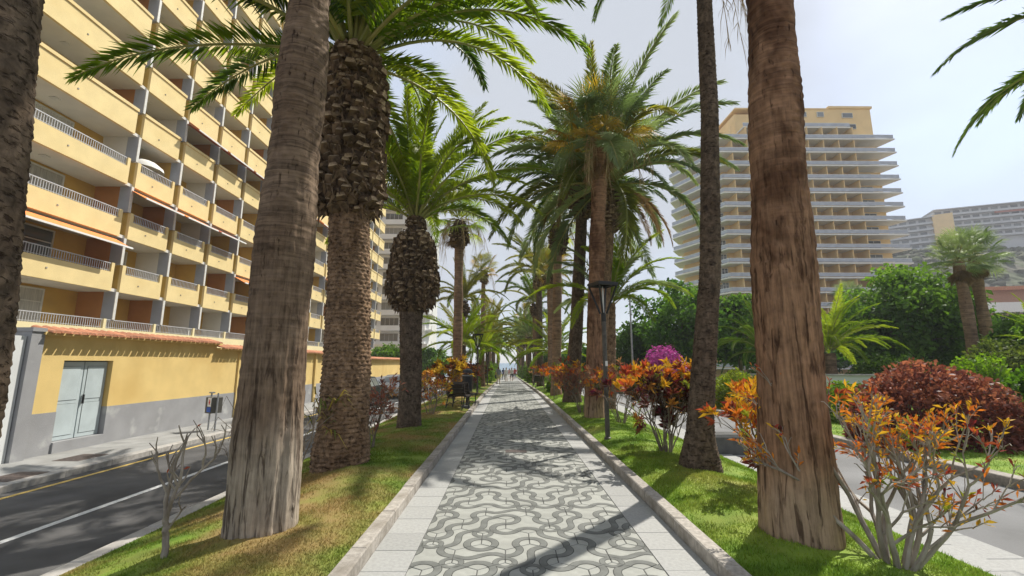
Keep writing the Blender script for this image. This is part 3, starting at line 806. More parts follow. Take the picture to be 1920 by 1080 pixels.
def stalk(parent, x, y, z, r, az, ln, dr, nq=34, scale=1.0):
    """long drooping flower stalk with hanging threads"""
    b = MB(); t = np.linspace(0, 1, 8)
    P = np.stack([x+math.cos(az)*ln*t*(1-.25*t), y+math.sin(az)*ln*t*(1-.25*t), z+.5*t-dr*t**2.4], -1)
    b.tube(P, 0.014*(1-t)+.005, 4, 0, cap=False)
    for q in range(nq):
        tq = r.uniform(.45, 1); p = np.array([np.interp(tq, t, P[:, i]) for i in range(3)]); h = r.uniform(.25, .9)*scale
        d = np.array([r.uniform(-.16, .16), r.uniform(-.16, .16), 0]); w = np.array([math.sin(q), math.cos(q), 0])*.006
        b.add([p-w, p+w, p+d*.7+np.array([0, 0, -h*.5])+w, p+d*.7+np.array([0, 0, -h*.5])-w, p+d+np.array([0, 0, -h])], [(0, 1, 2, 3), (3, 2, 4)])
    b.build('flower_stalk', MT['straw'], parent)

PG = 'palms lining the promenade'
def palm(label, X, Y, ctrl, tk, tmat, sides=26, dz=0.06, seed=1, row=0.075, amp=0.022, group=PG, zf=lawn_z):
    z0 = float(zf(X, Y))
    p = thing('palm_tree', label, 'palm tree', (X, Y, z0), 0, group)
    trunk_obj(ctrl, tk, MT[tmat], p, sides, dz, seed, row, amp)
    return p

# left row -----------------------------------------------------------------
p = palm('dark trunked palm cut off by the left edge of the picture', -3.16, 2.55, [(0, 0, 0, .36), (.6, 0, 0, .27), (1.8, -.02, 0, .26), (4.1, -.24, 0, .25), (9.0, -.55, 0, .25)], 'P', 'bark_p_dark', 90, 0.018, 2, row=.05, amp=.009)
crown_P(p, -.55, 0, 9.0, 30, 1.0, 'frond', 3, c1=4.2)
p = palm('stout smooth grey fan palm trunk with sunlight painted on its foot, left lawn', -2.47, 4.78, [(0, 0, 0, .345), (.35, 0, 0, .325), (1.3, -.02, 0, .31), (3, 0, 0, .30), (6.2, .04, 0, .235), (11.2, .1, 0, .22)], 'W', 'bark_w', 150, 0.02, 4)
crown_W(p, .1, 0, 11.2, 34, 1.15, 'frond', 5, dead=10)
p = palm('thick date palm with swollen sleeve of leaf bases and arching fronds', -2.74, 7.62, [(0, 0, 0, .44), (.25, 0, 0, .45), (.6, .02, 0, .39), (1.6, .02, 0, .38), (3.2, -.04, 0, .34), (4.6, -.12, 0, .33), (7.2, -.22, 0, .3)], 'P', 'bark_p', 110, 0.016, 6, row=.07, amp=.026)
collar(p, -.17, 0, [(4.25, .40), (4.4, .57), (4.8, .60), (5.6, .57), (6.4, .59), (6.9, .56), (7.25, .46), (7.5, .34)], 0.142, True, 11, .88)
crown_P(p, -.22, 0, 7.35, 48, 1.2, 'frond_bright', 2, c0=.2, c1=4.4, alt='frond', altp=.35, rad=.2)
p = palm('shorter date palm with bulging dark collar and upright bright fronds', -2.66, 12.35, [(0, 0, 0, .33), (.3, 0, 0, .30), (1.5, .0, 0, .285), (2.6, -.05, 0, .30), (3.3, -.06, 0, .33), (5.4, -.02, 0, .25)], 'P', 'bark_p_dark', 70, 0.025, 8, row=.06, amp=.018)
collar(p, -.04, 0, [(3.1, .36), (3.35, .58), (3.7, .69), (4.1, .68), (4.5, .60), (5.0, .55), (5.2, .46), (5.4, .30)], 0.14, True, 12, .85)
collar(p, -.03, 0, [(5.3, .26), (5.6, .27), (5.85, .22)], 0.10, False, 13, .6)
crown_P(p, -.02, 0, 5.75, 40, .93, 'frond_bright', 4, c0=0, c1=3.9, rad=.12)
p = palm('slim fan palm with round boot ball left of the path, behind yellow croton', -2.52, 22.4, [(0, 0, 0, .30), (.6, 0, 0, .24), (8.2, -.05, 0, .22)], 'W', 'bark_far', 24, 0.12, 10)
collar(p, -.05, 0, [(7.5, .24), (7.7, .45), (8.1, .50), (8.6, .42), (9.0, .25)], 0.16, False, 14, .9)
crown_W(p, -.05, 0, 9.0, 26, 1.05, 'frond_bright', 6, alt='frond_olive', altp=.35, dead=6, strands=15)
# right row ----------------------------------------------------------------
p = palm('massive reddish fan palm trunk in the right foreground', 2.78, 4.5, [(0, 0, 0, .345), (.25, 0, 0, .33), (1.0, .03, 0, .315), (2.6, .09, 0, .29), (5.8, .26, 0, .235), (11.5, .5, 0, .23)], 'W', 'bark_red', 150, 0.02, 12)
crown_W(p, .5, 0, 11.5, 34, 1.15, 'frond', 7, dead=8)
p = palm('slender dark palm with ridged bark leaning beside the big reddish trunk', 3.04, 7.35, [(0, 0, 0, .33), (.2, 0, 0, .28), (.55, .03, 0, .205), (1.8, .20, 0, .18), (3.2, .40, 0, .165), (6, .60, 0, .145), (8.6, .68, 0, .13), (10.2, .66, 0, .15)], 'P', 'bark_p_dark', 64, 0.016, 14, row=.045, amp=.013)
crown_P(p, .66, 0, 10.3, 30, .8, 'frond', 8, c1=3.4)
for k_ in range(5): stalk(p, .66, 0, 9.9, random.Random(300+k_), -.9+.35*k_, .95, 2.0+.2*k_, 46)
p = palm('tall fan palm in front of the bushy palm cluster, beside the street lamp', 2.58, 13.6, [(0, 0, 0, .33), (.4, 0, 0, .29), (1.6, .05, 0, .27), (4, .17, 0, .26), (8.4, .42, 0, .22), (9.0, .43, 0, .2)], 'W', 'bark_red', 44, 0.05, 16)
crown_W(p, .43, 0, 8.9, 38, 1.12, 'frond_grey', 9, alt='frond_yellow', altp=.36, dead=5, strands=8, top=85, low=-30)
p = palm('date palm with heavy head leaning right, behind the tall fan palm', 3.15, 16.4, [(0, 0, 0, .36), (.5, .02, 0, .28), (3, .3, 0, .26), (7.2, .72, 0, .25), (8.4, .76, 0, .22)], 'P', 'bark_p', 44, 0.035, 18, row=.08, amp=.02)
collar(p, .74, 0, [(6.6, .28), (6.9, .45), (7.6, .52), (8.2, .42), (8.6, .28)], 0.16, False, 15, 1.0)
crown_P(p, .76, 0, 8.5, 48, 1.25, 'frond_grey', 10, c0=.6, c1=5.2, alt='frond_olive', altp=.2, dead=4, rad=.18)
p = palm('date palm with slanting trunk just left of the tall fan palm', 2.66, 18.9, [(0, 0, 0, .42), (.5, 0, 0, .32), (3, .25, 0, .27), (8.3, .62, 0, .24), (9.4, .64, 0, .2)], 'P', 'bark_p_dark', 40, 0.04, 20, row=.08, amp=.02)
collar(p, .63, 0, [(7.9, .26), (8.1, .48), (8.7, .52), (9.2, .44), (9.7, .28)], 0.16, False, 16, 1.0)
crown_P(p, .64, 0, 9.6, 40, 1.05, 'frond', 12, c0=.6, c1=5.2, alt='frond_grey', altp=.4, dead=3, rad=.16)
p = palm('straight fan palm with dark boot ball right of the path, near right row', 2.44, 23.0, [(0, 0, 0, .33), (.6, 0, 0, .26), (8.2, .22, 0, .22)], 'W', 'bark_far', 24, 0.12, 22)
collar(p, .24, 0, [(7.3, .24), (7.6, .46), (8.2, .50), (8.7, .40), (9.1, .25)], 0.16, False, 17, .9)
crown_W(p, .24, 0, 9.1, 24, .95, 'frond_bright', 11, alt='frond_olive', altp=.4, dead=6, strands=6)
p = palm('low spreading date palm behind the tall fan palm, fronds hanging over shrubs', 3.95, 18.0, [(0, 0, 0, .3), (3.4, .2, 0, .22), (4.2, .25, 0, .2)], 'P', 'bark_p', 26, 0.06, 24)
crown_P(p, .25, 0, 4.1, 26, .82, 'frond_bright', 14, c0=.6, c1=4.2, alt='frond_grey', altp=.35, rad=.12)
# farther pairs: (X, Y, height, kind, size, material, label)
FAR = [(-2.9, 28.5, 2.9, 'P', .72, 'frond_bright', 'low bright date palm just behind the slim fan palm on the left'),
       (-2.1, 35.5, 2.5, 'P', .80, 'frond_bright', 'small fresh green date palm beside the path on the left'),
       (-2.4, 41.5, 10.6, 'W', 1.0, 'frond_olive', 'tall fan palm with dead skirt left of the path in the distance'),
       (-3.4, 33.5, 6.6, 'P', .75, 'frond_olive', 'olive headed date palm left of the path behind the slim fan palm'),
       (-2.3, 50.0, 5.4, 'P', .90, 'frond_olive', 'arching olive date palm far along the left row'),
       (-2.5, 60.0, 9.0, 'W', 1.0, 'frond_olive', 'fan palm with yellowed head far along the left row'),
       (-2.4, 71.0, 6.0, 'P', .95, 'frond_bright', 'feathery bright palm of the left row beyond the yellowed fan palm'),
       (-2.6, 84.0, 9.0, 'W', 1.0, 'frond', 'distant dark fan palm of the left row'),
       (-2.4, 100.0, 6.2, 'P', 1.0, 'frond_bright', 'distant feathery palm of the left row near the sea'),
       (-2.6, 120.0, 8.0, 'P', 1.0, 'frond', 'farthest palm of the left row before the sea'),
       (2.7, 28.0, 7.6, 'W', .95, 'frond_olive', 'fan palm with drooping straw flowers behind the right boot ball palm'),
       (3.3, 31.5, 2.4, 'P', .75, 'frond_bright', 'low bright green date palm between trunks of the right row'),
       (2.5, 35.0, 8.8, 'P', .95, 'frond_olive', 'olive feather palm in the middle of the right row'),
       (2.6, 43.0, 7.6, 'P', .95, 'frond', 'dark feather palm in the middle distance of the right row'),
       (2.4, 51.0, 5.0, 'P', .95, 'frond_grey', 'low arching grey green palm far along the right row'),
       (2.6, 61.0, 8.6, 'W', 1.0, 'frond_olive', 'distant olive fan palm of the right row'),
       (2.4, 72.0, 5.8, 'P', 1.0, 'frond', 'distant low feather palm of the right row'),
       (2.5, 86.0, 8.0, 'P', 1.0, 'frond_bright', 'distant bright feather palm of the right row'),
       (2.6, 104.0, 7.0, 'P', 1.0, 'frond', 'last but one palm of the right row before the sea'),
       (2.6, 124.0, 7.5, 'P', 1.0, 'frond', 'farthest palm of the right row before the sea')]
for q, (X, Y, h, k, s, mk, lab) in enumerate(FAR):
    r0 = .26 if k == 'P' else .23
    p = palm(lab, X, Y, [(0, 0, 0, r0*1.35), (min(.6, h*.2), 0, 0, r0), (h, .04*(q % 3-1), 0, r0*.85)], k, 'bark_far' if k == 'W' else ('bark_p' if q % 2 else 'bark_p_dark'), 16, 0.2, 30+q, row=.1)
    if h > 4: collar(p, .04*(q % 3-1), 0, [(h-1.3, r0), (h-1.0, r0*1.9), (h-.5, r0*2), (h, r0)], 0.22, False, 50+q, 1.2)
    if k == 'P': crown_P(p, 0, 0, h, 26, s*1.12, mk, 20+q, c0=.5, c1=4.8, alt='frond_olive', altp=.2)
    else: crown_W(p, 0, 0, h, 20, s, mk, 20+q, alt='frond_yellow', altp=.25, dead=8, strands=4)
# ------------------------------------------------------------------ buildings
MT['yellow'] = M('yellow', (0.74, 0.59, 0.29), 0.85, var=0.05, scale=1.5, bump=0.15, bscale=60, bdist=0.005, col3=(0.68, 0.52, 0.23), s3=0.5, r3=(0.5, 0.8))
MT['yellow_shaded'] = M('yellow_shaded', (0.58, 0.39, 0.10), 0.85, var=0.06, scale=1.5)  # darker copy of yellow: shade on the balcony end faces, painted in
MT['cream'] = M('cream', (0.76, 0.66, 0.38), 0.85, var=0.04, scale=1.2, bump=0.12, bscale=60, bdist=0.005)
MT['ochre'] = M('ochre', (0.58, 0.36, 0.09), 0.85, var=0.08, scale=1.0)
MT['ochre_b'] = M('ochre_b', (0.42, 0.19, 0.06), 0.85, var=0.1, scale=1.0)
MT['soffit'] = M('soffit', (0.68, 0.66, 0.60), 0.9, var=0.05, scale=1.0)
MT['fin_grey'] = M('fin_grey', (0.36, 0.38, 0.42), 0.8, var=0.08, scale=1.2)
MT['rail'] = M('rail', (0.50, 0.50, 0.50), 0.5, var=0.1, scale=4, metal=0.3)
MT['frame_white'] = M('frame_white', (0.62, 0.61, 0.56), 0.5, var=0.06)
MT['pane'] = GLASS('pane', (0.10, 0.105, 0.10))
MT['curtain'] = M('curtain', (0.52, 0.50, 0.45), 0.7, var=0.2, scale=3, stretch=(1, 6, .3), rnd=0.3)
MT['awning'] = M('awning', (0.72, 0.24, 0.07), 0.8, var=0.12, scale=3, stretch=(1, 8, 1), rnd=0.2)
MT['awning_d'] = M('awning_d', (0.32, 0.09, 0.05), 0.8, var=0.12, scale=3)
MT['door_grey'] = M('door_grey', (0.44, 0.50, 0.51), 0.6, var=0.07, scale=3, bump=0.1, bscale=40, bdist=0.004)
MT['door_gap'] = M('door_gap', (0.16, 0.18, 0.18), 0.8)
MT['wall_yellow'] = M('wall_yellow', (0.68, 0.50, 0.20), 0.9, var=0.05, scale=2.0, bump=0.3, bscale=45, bdist=0.01, col3=(0.56, 0.37, 0.12), s3=0.6, r3=(0.5, 0.85))
MT['wall_grey'] = M('wall_grey', (0.29, 0.29, 0.295), 0.9, var=0.08, scale=2.0, bump=0.3, bscale=45, bdist=0.01, col3=(0.42, 0.42, 0.41), s3=1.7, r3=(0.60, 0.72))
MT['terracotta'] = M('terracotta', (0.46, 0.20, 0.11), 0.85, var=0.2, scale=5, bump=0.3, bscale=50, bdist=0.006, rnd=0.22, col3=(0.30, 0.15, 0.09), s3=6, r3=(0.55, 0.75))
MT['wall_pale'] = M('wall_pale', (0.62, 0.63, 0.62), 0.85, var=0.06, scale=1.2)
MT['tower_wall'] = M('tower_wall', (0.76, 0.54, 0.26), 0.85, var=0.05, scale=0.5)
MT['tower_slab'] = M('tower_slab', (0.70, 0.68, 0.62), 0.85, var=0.05, scale=0.6)
MT['tower_rail'] = M('tower_rail', (0.38, 0.40, 0.44), 0.25, var=0.1, scale=1, spec=0.6)

# --- yellow apartment house on the left
FX = -19.4; ST = 2.75; NF = 12; DEP = 1.9
BAYS = [(9.0, 6.2), (15.2, 6.3)] + [(21.5+3.05*k, 3.05) for k in range(15)]
apt = thing('apartment_building', 'long yellow apartment block with rows of balconies behind the yellow wall', 'building', (FX, 9.0, -0.4))
def loc(y, z): return (0.0, y-9.0, z+0.4)
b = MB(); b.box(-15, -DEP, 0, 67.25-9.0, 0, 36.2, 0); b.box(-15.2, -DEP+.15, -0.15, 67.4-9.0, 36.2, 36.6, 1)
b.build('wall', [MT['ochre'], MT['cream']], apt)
b = MB(); b.box(-1.9, -0.5, 0, 67.25-9.0, 0, 2.5, 0); b.build('plinth', MT['cream'], apt)
def balc_mesh(L, kind):
    g = 0.46; b = MB()
    b.box(-DEP, -0.14, 0.0, L, 0.0, 0.16, 1)
    b.box(-DEP*.5-.14, -DEP*.5+.14, L*.5-.14, L*.5+.14, -0.03, 0.0, 2)       # ceiling lamp of the flat below
    if kind == 'full':
        b.box(-0.14, 0.0, g, L, 0.0, 1.24, 0); b.box(-0.18, 0.055, g-.02, L+.02, 1.24, 1.40, 0)
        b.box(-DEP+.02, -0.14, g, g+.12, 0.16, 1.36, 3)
    elif kind == 'notch':
        b.box(-0.14, 0.0, g, L, 0.0, 0.92, 0); b.box(-0.14, 0.0, g, g+.20, 0.92, 1.38, 0); b.box(-0.14, 0.0, L-.16, L, 0.92, 1.38, 0)
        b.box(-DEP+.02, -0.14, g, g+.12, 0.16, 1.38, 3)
    else:
        b.box(-0.14, 0.02, 0, L, -0.25, 0.92, 0); b.box(-0.14, 0.0, L-.14, L, 0.92, 1.38, 0)
    b.box(-0.14+.14, 0.02+.005, L*.5-.03, L*.5+.03, 0.45, 0.51, 4)            # rain spout
    return b.mesh('balcony', [MT['yellow'] if kind != 'base' else MT['cream'], MT['soffit'], MT['frame_white'], MT['yellow_shaded'], MT['kerb']])
def rail_mesh(L, kind):
    g = 0.66 if kind == 'notch' else 0.04; b = MB(); y1 = L-.16
    b.box(-0.09, -0.05, g, y1, 1.33, 1.37); b.box(-0.085, -0.055, g, y1, 0.97, 0.99)
    n = int((y1-g)/0.11)
    for k in range(n): 
        y = g+.05+k*(y1-g)/n; b.box(-0.08, -0.06, y, y+.022, 0.92, 1.33)
    return b.mesh('railing', MT['rail'])
BM = {(L, k): balc_mesh(L, k) for L in (6.2, 6.3, 3.05) for k in ('full', 'notch', 'base')}
RM = {(L, k): rail_mesh(L, k) for L in (6.2, 6.3, 3.05) for k in ('notch', 'base')}
def fin_mesh(mat_in):
    b = MB(); b.box(-0.62, -0.05, 0.32, 0.44, 1.385, ST, 0); b.box(-0.05, -0.01, 0.31, 0.45, 1.37, ST, 1); b.box(-DEP, -0.62, 0.325, 0.435, 0.16, ST, 2)  # white strip paints the sunlit outer edge of the grey fin
    return b.mesh('divider_wall', [MT['fin_grey'], MT['frame_white'], mat_in])
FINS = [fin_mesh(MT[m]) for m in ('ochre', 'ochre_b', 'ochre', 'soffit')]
def win_mesh(w, h):
    b = MB(); t = 0.07
    b.box(0, .07, 0, w, 0, t); b.box(0, .07, 0, w, h-t, h); b.box(0, .07, 0, t, t, h-t); b.box(0, .07, w-t, w, t, h-t)
    b.box(0, .06, w/2-.035, w/2+.035, t, h-t); b.box(0, .055, t, w-t, h*.74, h*.74+.05)
    return b.mesh('window', MT['frame_white'])
def pane_mesh(w, h, mat): return MB().box(0, .03, .06, w-.06, .06, h-.06).mesh('pane', mat)
WM = {w: (win_mesh(w, 2.45), pane_mesh(w, 2.45, MT['pane']), pane_mesh(w, 2.45, MT['curtain'])) for w in (3.6, 1.5)}
rb = random.Random(5)
for k in range(NF):
    zb = 2.46+ST*k
    kind = 'base' if k == 0 else ('notch' if k <= 3 else 'full')
    for q, (y, L) in enumerate(BAYS):
        if y+L < 14 and k > 8: continue
        bo = new_obj('balcony', BM[(L, kind)], apt, loc(y, zb))
        if kind != 'full': new_obj('railing', RM[(L, kind)], bo)
        new_obj('divider_wall', FINS[rb.randrange(4)], apt, loc(y, zb))
        w = 3.6 if L > 5 else 1.5
        wx, wp, wc = WM[w]
        off = 1.4 if L > 5 else (0.75 if (q+k) % 3 else 1.2)
        wo = new_obj('window', wx, apt, (-DEP+.002, y-9+off, zb+.4+.17))
        new_obj('pane', wp if rb.random() < .6 else wc, wo, (-.0, 0, 0))
def awn_mesh(L, mat):
    b = MB(); y0, y1 = 0.35, L-.05
    b.add([(-.10, y0, 2.60), (-.10, y1, 2.60), (.75, y1, 2.13), (.75, y0, 2.13), (-.10, y0, 2.57), (-.10, y1, 2.57), (.75, y1, 2.10), (.75, y0, 2.10)],
          [(0, 3, 2, 1), (4, 5, 6, 7), (0, 1, 5, 4), (1, 2, 6, 5), (2, 3, 7, 6), (3, 0, 4, 7)], 0)
    b.box(.75, .80, y0-.03, y1+.03, 2.08, 2.16, 1)
    return b.mesh('awning', [mat, MT['white']])
AW = {(L, m): awn_mesh(L, MT[m]) for L in (6.3, 3.05) for m in ('awning', 'awning_d')}
for (q, k, m) in ((1, 1, 'awning'), (2, 2, 'awning'), (3, 2, 'awning'), (4, 2, 'awning_d'), (5, 1, 'awning'), (3, 4, 'awning_d'), (4, 4, 'awning_d'), (5, 4, 'awning_d'), (6, 3, 'awning'), (10, 2, 'awning'), (11, 2, 'awning'), (9, 4, 'awning'), (8, 5, 'awning_d'), (13, 3, 'awning')):
    new_obj('awning', AW[(BAYS[q][1], m)], apt, loc(BAYS[q][0], 2.46+ST*k))
# rounded shade on one balcony, plants on another
b = MB(); b.lathe([(1.05, 1.55), (.98, 1.75), (.7, 1.98), (.3, 2.1), (.02, 2.13)], 14, 0, -.95, 1.75); b.tube([(-.95, 1.75, .2), (-.95, 1.75, 2.1)], .025, 6)
b.build('sunshade', MT['soffit'], apt, loc=loc(21.5, 2.46+ST*3), smooth=True)

# --- white block behind it
MT['white_block'] = M('white_block', (0.66, 0.66, 0.64), 0.85, var=0.04, scale=0.6)
wb = thing('apartment_building', 'white apartment block with grey window bands beyond the yellow block', 'building', (-33, 84, -2.2))
b = MB(); b.box(0, 17.2, 0, 14, 0, 37, 0); b.build('wall', MT['white_block'], wb)
wm = MB(); wm.box(0, .06, 0, 0, 0, 0) if False else None
def wband(w, h, nd):
    b = MB(); b.box(0, w, -.06, 0, 0, .08); b.box(0, w, -.06, 0, h-.08, h)
    for q in range(nd+1): b.box(q*(w-.07)/nd, q*(w-.07)/nd+.07, -.05, 0, .08, h-.08)
    return b.mesh('window', MT['grey_metal']), MB().box(.04, w-.04, -.03, .01, .04, h-.04).mesh('pane', MT['pane'])
w1, p1 = wband(3.4, 1.5, 4)
for k in range(12):
    z = 1.0+k*2.95
    for q in range(4):
        wo = new_obj('window', w1, wb, (0.5+q*4.15, 0, z+1.0)); new_obj('pane', p1, wo)
    bl = MB(); bl.box(0.2, 17.4, -1.1, 0, z, z+.95, 0); bl.box(16.9, 18.6, -.2, 5.5, z+.1, z+.3, 0); bl.box(18.5, 18.6, -.2, 5.5, z+.3, z+1.0, 0)
    bl.build('balcony', MT['white_block'], wb)
b = MB(); b.box(14.2, 14.7, -1.3, -.9, 0, 38, 0); b.build('column', MT['white'], wb)
bl = MB(); bl.box(-2, 18.8, -6, -.0, 6.6, 7.2, 0); bl.box(-2, 18.8, -6, 0, 3.4, 3.8, 0)
for q in range(6): bl.box(-2+q*4.1, -1.7+q*4.1, -5.9, -5.6, 0, 6.6, 0)
bl.build('terrace', MT['white_block'], wb)

# --- yellow garden wall with tiled coping
WX = -10.35
gw = thing('garden_wall', 'yellow garden wall with grey base and terracotta coping along the footway', 'wall', (WX, 9.9, -0.28))
SEG = [(9.9, 15.95, 2.36), (15.95, 24.0, 2.20), (24.0, 32.0, 2.20), (32.0, 46.0, 2.12)]
def wz(y): return float(gz(y))
dl, dr_, dt = 10.55, 11.85, 1.80     # door opening
ct = MB()
n = 7; th = np.linspace(0, math.pi, n)
ct.add([(x, .105*math.cos(a)*s, .065*math.sin(a)*s+zz) for (x, s, zz) in ((-.22, 1.0, .10), (.28, .85, -.02)) for a in th], [(i, i+1, i+n+1, i+n) for i in range(n-1)])
ct.add([(.28, .105*math.cos(a)*.85, .065*math.sin(a)*.85-.02) for a in th], [tuple(range(n))])
CT = ct.mesh('roof_tile', MT['terracotta'], smooth=True)
for s, (ya, yb, top) in enumerate(SEG):
    zt = top + wz(ya)*1.0
    b = MB(); gb = 0.92
    z0 = 0.0 if s == 0 else -1.0
    def seg(y0, y1, za, zb):
        lo, hi = 0.28+za, 0.28+zb
        if za < gb-0.28 < zb:
            b.box(-.30, 0.012, y0-9.9, y1-9.9, lo, gb, 1); b.box(-.30, 0.0, y0-9.9, y1-9.9, gb, hi, 0)
        else: b.box(-.30, 0.0, y0-9.9, y1-9.9, lo, hi, 0)
    if s == 0:
        seg(ya, dl, -.28, zt); seg(dr_, yb, -.28, zt); seg(dl, dr_, dt, zt)
        b.box(-.30, 0.05, dl-9.9, dr_-9.9, 0, .24, 1)      # threshold
        b.box(-.30, 0.13, 9.62-9.9, 9.9-9.9, 0, zt+.34, 1); b.box(-.32, 0.16, 9.60-9.9, 9.9-9.9, zt+.34, zt+.42, 1)
    else:
        seg(ya, yb, -1.2, zt)
        b.box(0, .10, ya-9.9+.01, ya-9.9+.22, -0.3, zt+.28-.03, 0) if s != 1 else b.box(.0, .06, ya-9.9+1.3, ya-9.9+1.46, -0.3, zt+.2, 0)
    b.build('wall', [MT['wall_yellow'], MT['wall_grey']], gw)
    cp = MB(); cp.box(-.34, .17, ya-9.9-.04, yb-9.9+.04, zt+.28, zt+.345); co = cp.build('coping', MT['wall_yellow'], gw)
    for q in range(int((yb-ya)/0.205)):
        new_obj('roof_tile', CT, co, (0, ya-9.9+.1+q*.205, zt+.345+random.uniform(-.004, .004)), (0, 0, R(random.uniform(-2, 2))))
# the grey double door set into it
dz0 = -0.04
d = MB(); w = dr_-dl
dd = thing('double_door', 'pale grey wooden double door in the yellow wall', 'door', (WX-.16, dl, dz0))
MB().box(-.05, -.02, 0, w, 0, dt-dz0).build('backing', MT['door_gap'], dd)
for k in range(2):
    y0 = .03+k*(w/2-.01); lw_ = w/2-.04; h = dt-dz0-.03
    b = MB(); b.box(0, .035, y0, y0+lw_, .01, h)
    lf = b.build('door_leaf', MT['door_grey'], dd)
    for (za, zb) in ((.10, h*.46), (h*.50, h-.10)):
        m = MB(); m.box(.035, .038, y0+.07, y0+lw_-.07, za, zb, 1); m.box(.035, .046, y0+.08, y0+lw_-.08, za+.01, zb-.01, 0)
        nb = int((zb-za-.03)/.09)
        m.build('door_panel', [MT['door_grey'], MT['door_gap']], lf)
hb = MB(); hb.box(.05, .09, w/2+.05, w/2+.075, .80, 1.02); hb.build('handle', MT['black_metal'], dd)

# --- white gate post at the wall's near end is part of the wall; the pale panel beside it
pn = MB(); pn.box(-.10, .0, 0, 1.4, 0, 2.6); tag(pn.build('gate_panel', MT['wall_pale'], loc=(WX+.05, 8.2, -0.285)), 'pale blue grey gate panel beside the near end of the yellow wall', 'gate')

# --- the hotel tower on the right
tw = thing('hotel_tower', 'tall ochre hotel tower with white balcony slabs behind the garden', 'building', (0, 0, -1.5))
body = [(43.2, 84), (75.4, 84), (75.4, 104), (42, 104), (39.0, 95.5)]
b = MB(); b.prism(body, 0, 49.2); b.prism([(52, 84.2), (75.3, 84.2), (75.3, 103), (52, 103)], 49.2, 55.4); b.prism([(47, 84.6), (52, 84.6), (52, 103), (47, 103)], 49.2, 54.3)
b.box(66.5, 75.6, 83.95, 103.1, 55.4, 55.9); b.box(47, 66.5, 84.1, 103.1, 55.4-.2, 55.4+.1)
b.build('wall', MT['tower_wall'], tw)
slabp = [(41.7, 81), (76.6, 81), (75.5, 85.3), (75.5, 86), (44, 86), (41.2, 98), (39.2, 98.6), (36.2, 94.2)]
twin = (win_mesh(1.25, 2.1), pane_mesh(1.25, 2.1, MT['pane'])); twin2 = (win_mesh(2.8, 2.1), pane_mesh(2.8, 2.1, MT['pane']))
fins = [68.6-3.05*k for k in range(9)]
for k in range(18):
    z = 1.5+0.9+2.8*k-.35
    full = z < 48.5
    b = MB()
    if full: b.prism(slabp, z, z+.28, 0)
    else: b.prism([(47, 81.6), (68.6, 81.6), (68.6, 84.3), (47, 84.3)], z, z+.28, 0)
    sl = b.build('balcony_slab', MT['tower_slab'], tw)
    rl_ = MB()
    if full:
        pts = [(36.4, 94.3), (41.8, 81.12), (76.4, 81.12), (75.4, 85.2)]
    else: pts = [(47, 81.7), (68.5, 81.7)]
    for a, c in zip(pts[:-1], pts[1:]):
        d = np.array(c)-np.array(a); nrm = np.array([-d[1], d[0]])/np.linalg.norm(d)*.04
        q = [tuple(np.array(a)-nrm), tuple(np.array(c)-nrm), tuple(np.array(c)+nrm), tuple(np.array(a)+nrm)]
        rl_.prism(q, z+.40, z+1.02, 0); q2 = [tuple(np.array(a)-nrm*1.6), tuple(np.array(c)-nrm*1.6), tuple(np.array(c)+nrm*1.6), tuple(np.array(a)+nrm*1.6)]; rl_.prism(q2, z+1.02, z+1.09, 1)
    rl_.build('railing', [MT['tower_rail'], MT['white']], sl)
    for fx in fins:
        if (not full and fx < 50) or k == 17: continue
        MB().box(fx-.08, fx+.08, 81.25, 84.02, z+.36, z+2.8).build('divider_wall', MT['tower_wall'], sl)
        if k == 17: continue
        for (m_, x) in (((twin), fx-2.75),):
            wo = new_obj('window', m_[0], tw, (x+1.25, 83.995, z+.36), (0, 0, R(-90)) if False else (0, 0, -math.pi/2), None); wo.location = (x, 83.99, z+.40)
            wo.rotation_euler = (0, 0, -math.pi/2); wo.location.x = x
            new_obj('pane', m_[1], wo)
    if full:
        wo = new_obj('window', twin2[0], tw, (70.6, 83.99, z+.40), (0, 0, -math.pi/2)); new_obj('pane', twin2[1], wo)
        for t_ in (0.25, 0.6):
            a, c = np.array((43.2, 84)), np.array((39.0, 95.5)); p_ = a+(c-a)*t_
            wo = new_obj('window', twin[0], tw, (p_[0]-.01, p_[1], z+.40), (0, 0, math.atan2(c[1]-a[1], c[0]-a[0])+math.pi/2+math.pi/2 if False else math.pi+math.atan2(c[1]-a[1], c[0]-a[0])-math.pi/2)); new_obj('pane', twin[1], wo)
for (x, z, w) in ((60.5, 52.6, 1.3), (64.0, 52.6, 1.4), (69.2, 52.4, 2.2), (69.8, 49.9, 2.0)):
    b = MB(); b.box(x, x+w, 84.0, 84.22, z+1.5-.6, z+1.5+.5, 1); b.box(x+.1, x+w-.1, 83.96, 84.0, z+1.5-.5, z+1.5+.4, 0); b.build('window', [MT['pane'], MT['frame_white']], tw)
sg = MB(); sg.box(53.5, 58.5, 83.95, 84.2, 53.6, 54.7); sg.build('sign', M('sign_violet', (0.28, 0.26, 0.55), 0.5), tw)

